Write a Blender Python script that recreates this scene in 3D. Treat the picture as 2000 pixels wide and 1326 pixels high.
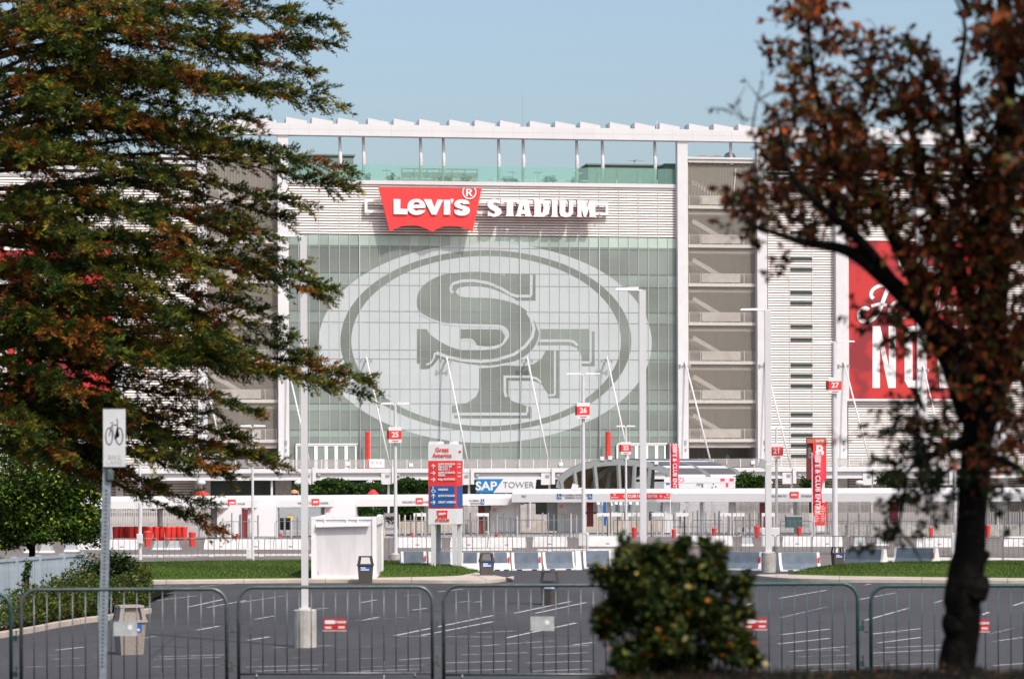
import bpy, bmesh, math, random
import numpy as np
from mathutils import Vector, Matrix

# ------------------------------------------------------------------ clear
for o in list(bpy.data.objects):
    bpy.data.objects.remove(o)
scn = bpy.context.scene
COL = scn.collection
R = math.radians
random.seed(7)
RNG = np.random.default_rng(11)

# ------------------------------------------------------------------ camera, world, sun, exposure
CAM_Z = 3.9
FPX = 5555.0                       # focal length in photograph pixels (100 mm on 36 mm film)
HOR = 280.0                        # horizon lies this far below the picture centre
ROLL = R(0.2)
cam_d = bpy.data.cameras.new('camera')
cam_d.sensor_width = 36.0
cam_d.lens = 100.0
cam_d.shift_y = HOR / 2000.0
cam_d.clip_start = 0.5
cam_d.clip_end = 5000.0
cam_d.dof.use_dof = True
cam_d.dof.focus_distance = 260.0
cam_d.dof.aperture_fstop = 3.7
cam = bpy.data.objects.new('camera', cam_d)
COL.objects.link(cam)
cam.location = (0, 0, CAM_Z)
cam.rotation_euler = (Matrix.Rotation(R(90), 3, 'X') @ Matrix.Rotation(-ROLL, 3, 'Z')).to_euler()
scn.camera = cam

SUN_EL, SUN_AZ = R(52), R(36)      # azimuth measured from straight behind the camera towards the right
w = bpy.data.worlds.new('World')
scn.world = w
w.use_nodes = True
wn = w.node_tree
wn.nodes.clear()
wo = wn.nodes.new('ShaderNodeOutputWorld')
wb = wn.nodes.new('ShaderNodeBackground')
ws = wn.nodes.new('ShaderNodeTexSky')
ws.sky_type = 'NISHITA'
ws.sun_disc = False
ws.sun_elevation = SUN_EL
ws.sun_rotation = math.pi - SUN_AZ
ws.air_density = 1.1
ws.dust_density = 4.0
ws.ozone_density = 1.7
ws.altitude = 0
wb.inputs['Strength'].default_value = 0.15
wn.links.new(ws.outputs[0], wb.inputs[0])
wn.links.new(wb.outputs[0], wo.inputs[0])

sun_d = bpy.data.lights.new('sun', 'SUN')
sun_d.energy = 2.6
sun_d.angle = R(0.5)
sun_d.color = (1.0, 0.955, 0.90)
sun = bpy.data.objects.new('sun', sun_d)
COL.objects.link(sun)
to_sun = Vector((math.sin(SUN_AZ) * math.cos(SUN_EL), -math.cos(SUN_AZ) * math.cos(SUN_EL), math.sin(SUN_EL)))
sun.rotation_euler = (-to_sun).to_track_quat('-Z', 'Y').to_euler()
sun.location = (30, -30, 60)

scn.view_settings.view_transform = 'Standard'
scn.view_settings.look = 'None'
scn.view_settings.gamma = 1.0
scn.view_settings.use_curve_mapping = False
scn.view_settings.exposure = 0.34

# ------------------------------------------------------------------ picture -> place helpers
CM = cam.rotation_euler.to_matrix()
def ray(px, py):
    v = CM @ Vector((px - 1000.0, (663.0 - py) + HOR, -FPX))
    return v / v.y
def P(px, py, Y):
    return Vector((0, 0, CAM_Z)) + ray(px, py) * Y
def G(px, py, z=0.0):
    r = ray(px, py)
    return Vector((0, 0, CAM_Z)) + r * ((z - CAM_Z) / r.z)
def scl(Y):
    return FPX / Y
TH = R(8.8)                         # the stadium front turns away to the right
FO = P(945, 943, 358.0); FO.z = 0
FU = Vector((math.cos(TH), math.sin(TH), 0))
FN = Vector((math.sin(TH), -math.cos(TH), 0))
def L(px, py, d=0.0):
    """picture point -> (x, z) on the stadium front, d metres out from it"""
    r = ray(px, py)
    o = FO + FN * d
    c = Vector((0, 0, CAM_Z))
    t = (o - c).dot(FN) / r.dot(FN)
    p = c + r * t
    return (p - FO).dot(FU), p.z
def LX(px, d=0.0, py=700): return L(px, py, d)[0]
def LZ(py, d=0.0, px=945): return L(px, py, d)[1]

# ------------------------------------------------------------------ materials
MATS = {}
def mat(name, col, rough=0.6, metal=0.0, var=0.0, scale=4.0, bump=0.0, bscale=30.0, spec=0.5, col2=None, emit=None, trans=0.0, alpha=1.0, stretch=None, detail=6.0):
    if name in MATS: return MATS[name]
    m = bpy.data.materials.new(name)
    m.use_nodes = True
    nt = m.node_tree
    b = nt.nodes['Principled BSDF']
    b.inputs['Base Color'].default_value = (*col, 1)
    b.inputs['Roughness'].default_value = rough
    b.inputs['Metallic'].default_value = metal
    b.inputs['Specular IOR Level'].default_value = spec
    b.inputs['Transmission Weight'].default_value = trans
    b.inputs['Alpha'].default_value = alpha
    tc = None
    if var > 0 or col2 is not None or bump > 0:
        tc = nt.nodes.new('ShaderNodeTexCoord')
        mp = nt.nodes.new('ShaderNodeMapping')
        nt.links.new(tc.outputs['Object'], mp.inputs['Vector'])
        if stretch: mp.inputs['Scale'].default_value = stretch
    if var > 0 or col2 is not None:
        n = nt.nodes.new('ShaderNodeTexNoise')
        n.inputs['Scale'].default_value = scale
        n.inputs['Detail'].default_value = detail
        n.inputs['Roughness'].default_value = 0.65
        nt.links.new(mp.outputs[0], n.inputs['Vector'])
        rp = nt.nodes.new('ShaderNodeValToRGB')
        c2 = col2 if col2 is not None else tuple(c * (1 - var) for c in col)
        c1 = col if col2 is not None else tuple(min(1, c * (1 + var * 0.6)) for c in col)
        rp.color_ramp.elements[0].position = 0.35
        rp.color_ramp.elements[1].position = 0.68
        rp.color_ramp.elements[0].color = (*c2, 1)
        rp.color_ramp.elements[1].color = (*c1, 1)
        nt.links.new(n.outputs['Fac'], rp.inputs[0])
        oi = nt.nodes.new('ShaderNodeObjectInfo')
        mr = nt.nodes.new('ShaderNodeMapRange')
        mr.inputs['To Min'].default_value = 1 - var * 0.35
        mr.inputs['To Max'].default_value = 1 + var * 0.25
        nt.links.new(oi.outputs['Random'], mr.inputs['Value'])
        mx = nt.nodes.new('ShaderNodeMix'); mx.data_type = 'RGBA'; mx.blend_type = 'MULTIPLY'
        mx.inputs[0].default_value = 1.0
        nt.links.new(rp.outputs[0], mx.inputs[6])
        nt.links.new(mr.outputs[0], mx.inputs[7])
        nt.links.new(mx.outputs[2], b.inputs['Base Color'])
    if bump > 0:
        n2 = nt.nodes.new('ShaderNodeTexNoise')
        n2.inputs['Scale'].default_value = bscale
        n2.inputs['Detail'].default_value = 5
        nt.links.new(mp.outputs[0], n2.inputs['Vector'])
        bp = nt.nodes.new('ShaderNodeBump')
        bp.inputs['Strength'].default_value = bump
        bp.inputs['Distance'].default_value = 0.03
        nt.links.new(n2.outputs['Fac'], bp.inputs['Height'])
        nt.links.new(bp.outputs[0], b.inputs['Normal'])
    MATS[name] = m
    return m
def leafmat(name, rough=0.55, transl=0.3, gain=1.0, spec=0.15):
    if name in MATS: return MATS[name]
    m = bpy.data.materials.new(name); m.use_nodes = True
    nt = m.node_tree
    b = nt.nodes['Principled BSDF']; out = nt.nodes['Material Output']
    a = nt.nodes.new('ShaderNodeAttribute'); a.attribute_name = 'leaf_colour'
    b.inputs['Roughness'].default_value = rough
    b.inputs['Specular IOR Level'].default_value = spec
    nt.links.new(a.outputs['Color'], b.inputs['Base Color'])
    t = nt.nodes.new('ShaderNodeBsdfTranslucent')
    nt.links.new(a.outputs['Color'], t.inputs['Color'])
    mx = nt.nodes.new('ShaderNodeMixShader'); mx.inputs[0].default_value = transl
    nt.links.new(b.outputs[0], mx.inputs[1]); nt.links.new(t.outputs[0], mx.inputs[2])
    nt.links.new(mx.outputs[0], out.inputs['Surface'])
    MATS[name] = m
    return m

WHITE = mat('white_paint', (0.61, 0.595, 0.598), 0.45, var=0.05, scale=0.7)
WHITE2 = mat('white_cladding', (0.60, 0.585, 0.59), 0.5, var=0.04, scale=0.25)
SLAT = mat('slat_offwhite', (0.70, 0.635, 0.60), 0.55, var=0.07, scale=0.6)
GAP = mat('slat_backing', (0.11, 0.095, 0.088), 0.8, var=0.2)
MULL = mat('mullion_aluminium', (0.50, 0.49, 0.485), 0.4, var=0.05)
RED = mat('sign_red', (0.78, 0.035, 0.035), 0.5, var=0.06)
RED2 = mat('red_plastic', (0.66, 0.035, 0.025), 0.45, var=0.15)
DKRED = mat('dark_red_panel', (0.16, 0.015, 0.015), 0.6, var=0.2)
BLUE = mat('sign_blue', (0.012, 0.09, 0.30), 0.5, var=0.06)
SAPB = mat('board_blue', (0.01, 0.25, 0.52), 0.5, col2=(0.005, 0.17, 0.42), scale=0.4)
LETW = mat('letter_white', (0.72, 0.705, 0.70), 0.45, var=0.02)
LETG = mat('letter_grey', (0.16, 0.16, 0.16), 0.6)
LETK = mat('letter_black', (0.03, 0.03, 0.035), 0.6)
CONC = mat('concrete', (0.40, 0.38, 0.35), 0.85, var=0.25, scale=3, bump=0.15)
CONCL = mat('concrete_light', (0.47, 0.395, 0.325), 0.85, var=0.2, scale=0.8, bump=0.1)
GALV = mat('galvanised_steel', (0.13, 0.155, 0.15), 0.38, metal=0.55, var=0.3, scale=9)
GALVG = mat('greenish_steel', (0.035, 0.085, 0.085), 0.45, metal=0.35, var=0.3, scale=9)
THINST = mat('dull_thin_steel', (0.22, 0.215, 0.21), 0.5, metal=0.2, var=0.2)
STEEL = mat('grey_steel', (0.42, 0.43, 0.43), 0.45, metal=0.4, var=0.15)
DARK = mat('dark_interior', (0.035, 0.045, 0.045), 0.6, var=0.3, scale=0.6)
DKGL = mat('dark_glass', (0.03, 0.05, 0.05), 0.12, var=0.3, scale=0.5)
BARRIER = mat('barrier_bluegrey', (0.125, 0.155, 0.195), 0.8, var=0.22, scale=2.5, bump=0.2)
BARW = mat('barrier_white', (0.68, 0.665, 0.65), 0.7, var=0.12, scale=2.0)
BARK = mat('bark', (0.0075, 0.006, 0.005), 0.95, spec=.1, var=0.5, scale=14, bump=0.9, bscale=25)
BARKR = mat('redwood_bark', (0.07, 0.035, 0.022), 0.95, var=0.4, scale=9, bump=0.8, stretch=(3, 3, .5))
BIN = mat('bin_aggregate', (0.085, 0.075, 0.065), 0.9, var=0.35, scale=25, bump=0.3, bscale=60)
BINL = mat('bin_pale_aggregate', (0.30, 0.26, 0.23), 0.9, var=0.25, scale=25, bump=0.3, bscale=60)
BINK = mat('bin_dark_lid', (0.035, 0.03, 0.03), 0.6, var=0.2)
STAIRC = mat('stair_concrete', (0.38, 0.345, 0.31), 0.9, var=0.15, scale=0.5)
STAIRD = mat('stair_back_mesh', (0.23, 0.208, 0.182), 0.9, var=0.18, scale=0.4, stretch=(4, 1, .3))
STAIRR = mat('stair_rail', (0.50, 0.46, 0.42), 0.7, var=0.1)
ARCH = mat('arch_grey_green', (0.24, 0.26, 0.255), 0.6, var=0.1)
TAN = mat('arch_soffit_tan', (0.22, 0.17, 0.08), 0.8, var=0.3, scale=1.0)
SOLAR = mat('solar_glass', (0.10, 0.09, 0.095), 0.35, var=0.15)
PICKET = mat('picket_grey', (0.55, 0.51, 0.48), 0.7, var=0.25, scale=1.5)
PICKW = mat('picket_white', (0.36, 0.42, 0.46), 0.6, var=0.15, scale=3)
GRN = mat('green_cabinet', (0.04, 0.085, 0.085), 0.5, var=0.2)
ORANGE = mat('orange_plastic', (0.75, 0.28, 0.14), 0.6)
YELL = mat('yellow_board', (0.8, 0.5, 0.06), 0.6)
GREYW = mat('grey_wall', (0.33, 0.345, 0.355), 0.75, var=0.12)
ANNEX = mat('roof_annex', (0.20, 0.26, 0.235), 0.7, var=0.1)
SILV = mat('silver_plate', (0.62, 0.64, 0.63), 0.35, metal=0.5, var=0.2, scale=8)
LAMPW = mat('lamp_head', (0.75, 0.74, 0.74), 0.45)

def glassmat(name, col, rough=0.08, row=False):
    m = bpy.data.materials.new(name); m.use_nodes = True
    nt = m.node_tree; b = nt.nodes['Principled BSDF']
    b.inputs['Roughness'].default_value = rough
    b.inputs['IOR'].default_value = 1.5
    oi = nt.nodes.new('ShaderNodeObjectInfo')
    geo = nt.nodes.new('ShaderNodeNewGeometry')
    mp = nt.nodes.new('ShaderNodeMapping'); mp.inputs['Scale'].default_value = (0.05, 0.05, 0.10)
    nt.links.new(geo.outputs['Position'], mp.inputs['Vector'])
    n = nt.nodes.new('ShaderNodeTexNoise'); n.inputs['Scale'].default_value = 1.6; n.inputs['Detail'].default_value = 4
    nt.links.new(mp.outputs[0], n.inputs['Vector'])
    ad = nt.nodes.new('ShaderNodeMath'); ad.operation = 'MULTIPLY_ADD'
    ad.inputs[1].default_value = 0.22; nt.links.new(oi.outputs['Random'], ad.inputs[0]); nt.links.new(n.outputs['Fac'], ad.inputs[2])
    rp = nt.nodes.new('ShaderNodeValToRGB')
    rp.color_ramp.elements[0].position = 0.35; rp.color_ramp.elements[1].position = 0.75
    rp.color_ramp.elements[0].color = (*[c * 0.70 for c in col], 1)
    rp.color_ramp.elements[1].color = (*[c * 1.22 for c in col], 1)
    nt.links.new(ad.outputs[0], rp.inputs[0]); nt.links.new(rp.outputs[0], b.inputs['Base Color'])
    MATS[name] = m
    return m
GLASS = glassmat('curtain_wall_glass', (0.175, 0.205, 0.188))
SPAND = glassmat('spandrel_glass', (0.215, 0.262, 0.238), 0.15)
SPANDL = glassmat('spandrel_pale_glass', (0.34, 0.42, 0.37), 0.15)
FILM = mat('frosted_film', (0.43, 0.465, 0.465), 0.35, var=0.05, scale=0.2)
FILMD = GLASS
def clear_green():
    m = bpy.data.materials.new('green_rail_glass'); m.use_nodes = True
    nt = m.node_tree; out = nt.nodes['Material Output']; b = nt.nodes['Principled BSDF']
    b.inputs['Base Color'].default_value = (0.42, 0.62, 0.55, 1); b.inputs['Roughness'].default_value = 0.1
    t = nt.nodes.new('ShaderNodeBsdfTransparent'); t.inputs['Color'].default_value = (0.80, 0.95, 0.90, 1)
    mx = nt.nodes.new('ShaderNodeMixShader'); mx.inputs[0].default_value = 0.17
    nt.links.new(t.outputs[0], mx.inputs[1]); nt.links.new(b.outputs[0], mx.inputs[2])
    nt.links.new(mx.outputs[0], out.inputs['Surface'])
    return m
GREENGL = clear_green()

# ------------------------------------------------------------------ mesh builder
class MB:
    def __init__(s): s.v = []; s.f = []; s.m = []
    def add(s, vs, fs, mi=0):
        n = len(s.v); s.v += [tuple(v) for v in vs]
        s.f += [tuple(i + n for i in f) for f in fs]; s.m += [mi] * len(fs)
        return s
    def box(s, x0, x1, y0, y1, z0, z1, mi=0, M=None):
        vs = [Vector(p) for p in ((x0,y0,z0),(x1,y0,z0),(x1,y1,z0),(x0,y1,z0),(x0,y0,z1),(x1,y0,z1),(x1,y1,z1),(x0,y1,z1))]
        if M is not None: vs = [M @ v for v in vs]
        return s.add(vs, [(3,2,1,0),(4,5,6,7),(0,1,5,4),(1,2,6,5),(2,3,7,6),(3,0,4,7)], mi)
    def frust(s, c, a0, b0, a1, b1, z0, z1, mi=0):
        x, y = c
        vs = [(x-a0,y-b0,z0),(x+a0,y-b0,z0),(x+a0,y+b0,z0),(x-a0,y+b0,z0),(x-a1,y-b1,z1),(x+a1,y-b1,z1),(x+a1,y+b1,z1),(x-a1,y+b1,z1)]
        return s.add(vs, [(3,2,1,0),(4,5,6,7),(0,1,5,4),(1,2,6,5),(2,3,7,6),(3,0,4,7)], mi)
    def tube(s, pts, rad, n=8, mi=0, cap=True):
        pts = [Vector(p) for p in pts]
        if not hasattr(rad, '__len__'): rad = [rad] * len(pts)
        base = len(s.v); up = Vector((0.13, 0.21, 0.97))
        prev = None
        for i, p in enumerate(pts):
            t = (pts[min(i+1, len(pts)-1)] - pts[max(i-1, 0)])
            t = t.normalized() if t.length > 1e-9 else Vector((0,0,1))
            if prev is None:
                a = t.cross(up)
                if a.length < 1e-3: a = t.cross(Vector((1,0,0)))
                a.normalize()
            else:
                a = prev - t * prev.dot(t)
                a.normalize()
            prev = a
            b = t.cross(a)
            for k in range(n):
                an = 2*math.pi*k/n
                s.v.append(tuple(p + (a*math.cos(an) + b*math.sin(an))*rad[i]))
        for i in range(len(pts)-1):
            for k in range(n):
                k2 = (k+1) % n
                s.f.append((base+i*n+k, base+i*n+k2, base+(i+1)*n+k2, base+(i+1)*n+k)); s.m.append(mi)
        if cap:
            s.f.append(tuple(base+k for k in range(n))[::-1]); s.m.append(mi)
            s.f.append(tuple(base+(len(pts)-1)*n+k for k in range(n))); s.m.append(mi)
        return s
    def lathe(s, prof, n=16, c=(0,0,0), mi=0):
        base = len(s.v)
        for r, z in prof:
            for k in range(n):
                a = 2*math.pi*k/n
                s.v.append((c[0]+r*math.cos(a), c[1]+r*math.sin(a), c[2]+z))
        for i in range(len(prof)-1):
            for k in range(n):
                k2 = (k+1) % n
                s.f.append((base+i*n+k, base+i*n+k2, base+(i+1)*n+k2, base+(i+1)*n+k)); s.m.append(mi)
        s.f.append(tuple(base+k for k in range(n))[::-1]); s.m.append(mi)
        s.f.append(tuple(base+(len(prof)-1)*n+k for k in range(n))); s.m.append(mi)
        return s
    def prism(s, poly, y0, y1, mi=0):
        """convex-ish polygon given in (x, z), extruded along y"""
        n = len(poly)
        vs = [(x, y0, z) for x, z in poly] + [(x, y1, z) for x, z in poly]
        fs = [tuple(range(n)), tuple(range(n, 2*n))[::-1]]
        fs += [(i, i+n, (i+1) % n + n, (i+1) % n) for i in range(n)]
        return s.add(vs, fs, mi)
    def mesh(s, name, mats, smooth=False):
        me = bpy.data.meshes.new(name)
        me.from_pydata(s.v, [], s.f)
        mats = mats if isinstance(mats, (list, tuple)) else [mats]
        for m in mats: me.materials.append(m)
        if len(mats) > 1: me.polygons.foreach_set('material_index', s.m)
        if smooth: me.polygons.foreach_set('use_smooth', [True]*len(me.polygons))
        me.update()
        return me
    def build(s, name, mats, parent=None, smooth=False, loc=None, rot=None):
        return link(name, s.mesh(name, mats, smooth), parent, loc, rot)
def link(name, me, parent=None, loc=None, rot=None, kind=None):
    o = bpy.data.objects.new(name, me)
    COL.objects.link(o)
    if parent is not None: o.parent = parent
    if loc is not None: o.location = loc
    if rot is not None: o.rotation_euler = rot
    if kind: o['kind'] = kind
    return o
def tag(o, label, cat, group=None):
    o['label'] = label; o['category'] = cat
    if group: o['group'] = group
    return o
def thing(name, label, cat, loc=(0,0,0), rz=0.0, group=None):
    o = bpy.data.objects.new(name, None)
    o.empty_display_size = 0.2
    COL.objects.link(o); o.location = loc; o.rotation_euler = (0, 0, rz)
    return tag(o, label, cat, group)
ORD = ['first','second','third','fourth','fifth','sixth','seventh','eighth','ninth','tenth','eleventh','twelfth','thirteenth','fourteenth','fifteenth','sixteenth','seventeenth','eighteenth','nineteenth','twentieth','twenty-first','twenty-second','twenty-third','twenty-fourth','twenty-fifth','twenty-sixth']
def struct(o):
    o['kind'] = 'structure'; return o
def copy_tree(o, parent=None):
    c = o.copy(); COL.objects.link(c); c.parent = parent
    for ch in list(o.children): copy_tree(ch, c)
    return c

# flat shapes and lettering: x right, z up, facing -y
def _curve_to_mesh(cu, name, mats):
    ob = bpy.data.objects.new('tmp', cu)
    me = bpy.data.meshes.new_from_object(ob)
    bpy.data.objects.remove(ob); bpy.data.curves.remove(cu)
    n = len(me.vertices); a = np.empty(n*3); me.vertices.foreach_get('co', a)
    a = a.reshape(-1, 3); b = np.stack([a[:,0], -a[:,2], a[:,1]], 1)
    me.vertices.foreach_set('co', b.ravel()); me.name = name
    me.materials.clear()
    for m in (mats if isinstance(mats, (list, tuple)) else [mats]): me.materials.append(m)
    me.update()
    return me
def shape(name, polys, m, depth=0.01):
    cu = bpy.data.curves.new('c', 'CURVE'); cu.dimensions = '2D'; cu.fill_mode = 'BOTH'
    cu.extrude = depth/2
    for p in polys:
        sp = cu.splines.new('POLY'); sp.points.add(len(p)-1)
        for i, (x, z) in enumerate(p): sp.points[i].co = (x, z, 0, 1)
        sp.use_cyclic_u = True
    return _curve_to_mesh(cu, name, m)
TXC = {}
def text(name, s, size, m, bold=0.0, depth=0.006, align='CENTER', sx=1.0, shear=0.0, space=1.0):
    k = (s, size, m.name, bold, depth, align, sx, shear, space)
    if k in TXC: return TXC[k]
    cu = bpy.data.curves.new('t', 'FONT'); cu.body = s; cu.size = size; cu.offset = bold
    cu.extrude = depth/2; cu.align_x = align; cu.align_y = 'CENTER'; cu.shear = shear; cu.space_character = space
    cu.resolution_u = 3
    me = _curve_to_mesh(cu, name, m)
    if sx != 1.0: me.transform(Matrix.Diagonal((sx, 1, 1, 1)))
    TXC[k] = me
    return me
def stroke(pts, wd):
    """a line of width wd as one closed outline"""
    l, r = [], []
    n = len(pts)
    for i, p in enumerate(pts):
        a = pts[max(i-1, 0)]; b = pts[min(i+1, n-1)]
        tx, tz = b[0]-a[0], b[1]-a[1]; q = math.hypot(tx, tz) or 1
        nx, nz = -tz/q*wd/2, tx/q*wd/2
        l.append((p[0]+nx, p[1]+nz)); r.append((p[0]-nx, p[1]-nz))
    return l + r[::-1]
def smooth(pts, k=4, closed=False):
    out = []; n = len(pts)
    rng = range(n) if closed else range(n-1)
    for i in rng:
        p0 = pts[(i-1) % n] if closed else pts[max(i-1,0)]
        p1 = pts[i]; p2 = pts[(i+1) % n]
        p3 = pts[(i+2) % n] if closed else pts[min(i+2, n-1)]
        for j in range(k):
            t = j/k
            out.append(tuple(0.5*((2*b)+(-a+c)*t+(2*a-5*b+4*c-d)*t*t+(-a+3*b-3*c+d)*t**3) for a,b,c,d in zip(p0,p1,p2,p3)))
    if not closed: out.append(tuple(pts[-1]))
    return out
def ell(cx, cz, rx, rz, n=64, a0=0, a1=2*math.pi):
    e = 0 if abs(a1-a0-2*math.pi) < 1e-6 else 1
    return [(cx+rx*math.cos(a0+(a1-a0)*i/n), cz+rz*math.sin(a0+(a1-a0)*i/n)) for i in range(n+e)]
BATP = [(-.5,.43),(.5,.43),(.41,-.28),(.36,-.235),(.29,-.195),(.21,-.185),(.13,-.20),(.06,-.235),(0,-.28),(-.06,-.235),(-.13,-.20),(-.21,-.185),(-.29,-.195),(-.36,-.235),(-.41,-.28)]
def batwing(name, wd, m=None, depth=0.01):
    return shape(name, [[(x*wd, z*wd) for x, z in BATP]], m or RED, depth)

# ------------------------------------------------------------------ foliage
def leaf_mesh(name, pts, dirs, nrm, ln, wd, cols, m):
    """pointed leaves: each two triangles, base at pts, along dirs"""
    pts = np.asarray(pts, float); dirs = np.asarray(dirs, float); nrm = np.asarray(nrm, float)
    n = len(pts)
    dirs /= np.linalg.norm(dirs, axis=1, keepdims=True) + 1e-9
    side = np.cross(dirs, nrm); side /= np.linalg.norm(side, axis=1, keepdims=True) + 1e-9
    up = np.cross(side, dirs)
    ln = np.broadcast_to(np.asarray(ln, float), (n,))[:, None]; wd = np.broadcast_to(np.asarray(wd, float), (n,))[:, None]
    v = np.empty((n, 4, 3))
    v[:,0] = pts
    v[:,1] = pts + dirs*ln*0.45 + side*wd*0.5 + up*wd*0.18
    v[:,2] = pts + dirs*ln
    v[:,3] = pts + dirs*ln*0.45 - side*wd*0.5 + up*wd*0.18
    idx = (np.arange(n)*4)[:, None] + np.array([0,1,2, 0,2,3])
    me = bpy.data.meshes.new(name)
    me.vertices.add(n*4); me.vertices.foreach_set('co', v.ravel())
    me.loops.add(n*6); me.loops.foreach_set('vertex_index', idx.ravel().astype(np.int32))
    me.polygons.add(n*2)
    me.polygons.foreach_set('loop_start', (np.arange(n*2)*3).astype(np.int32))
    at = me.color_attributes.new('leaf_colour', 'FLOAT_COLOR', 'POINT')
    c = np.ones((n, 4, 4)); c[:,:,:3] = np.asarray(cols)[:, None, :]
    at.data.foreach_set('color', c.ravel())
    me.materials.append(m)
    me.update(calc_edges=True)
    return me
def needle_mesh(name, pts, dirs, nrm, ln, wd, cols, m):
    n = len(pts)
    dirs = dirs/(np.linalg.norm(dirs, axis=1, keepdims=True)+1e-9)
    side = np.cross(dirs, nrm); side /= np.linalg.norm(side, axis=1, keepdims=True)+1e-9
    ln = ln[:, None]; wd = wd[:, None]
    v = np.empty((n, 3, 3))
    v[:,0] = pts-side*wd*.5; v[:,1] = pts+side*wd*.5+dirs*ln*.35; v[:,2] = pts+dirs*ln
    me = bpy.data.meshes.new(name)
    me.vertices.add(n*3); me.vertices.foreach_set('co', v.ravel())
    me.loops.add(n*3); me.loops.foreach_set('vertex_index', np.arange(n*3, dtype=np.int32))
    me.polygons.add(n); me.polygons.foreach_set('loop_start', (np.arange(n)*3).astype(np.int32))
    at_ = me.color_attributes.new('leaf_colour', 'FLOAT_COLOR', 'POINT')
    c = np.ones((n, 3, 4)); c[:,:,:3] = np.asarray(cols)[:, None, :]
    at_.data.foreach_set('color', c.ravel())
    me.materials.append(m); me.update(calc_edges=True)
    return me
def rand_dirs(n):
    d = RNG.normal(size=(n, 3)); return d/np.linalg.norm(d, axis=1, keepdims=True)
def pick(cols, wts, n, jit=0.25):
    cols = np.array(cols); wts = np.array(wts)/sum(wts)
    c = cols[RNG.choice(len(cols), n, p=wts)]
    return np.clip(c*(1+RNG.uniform(-jit, jit, (n,1))), 0, 1)
def blob(c, rad, n, sub=14, tight=0.42):
    """n points in leafy clumps filling an ellipsoid"""
    c = np.array(c, float); rad = np.array(rad, float)
    sc = rand_dirs(sub)*RNG.uniform(0.35, 1.0, (sub,1))
    sr = RNG.uniform(0.6, 1.25, sub)*tight
    k = RNG.integers(0, sub, n)
    q = sc[k] + rand_dirs(n)*(RNG.uniform(0, 1, (n,1))**0.45)*sr[k][:,None]
    return c + q*rad, q

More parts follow.
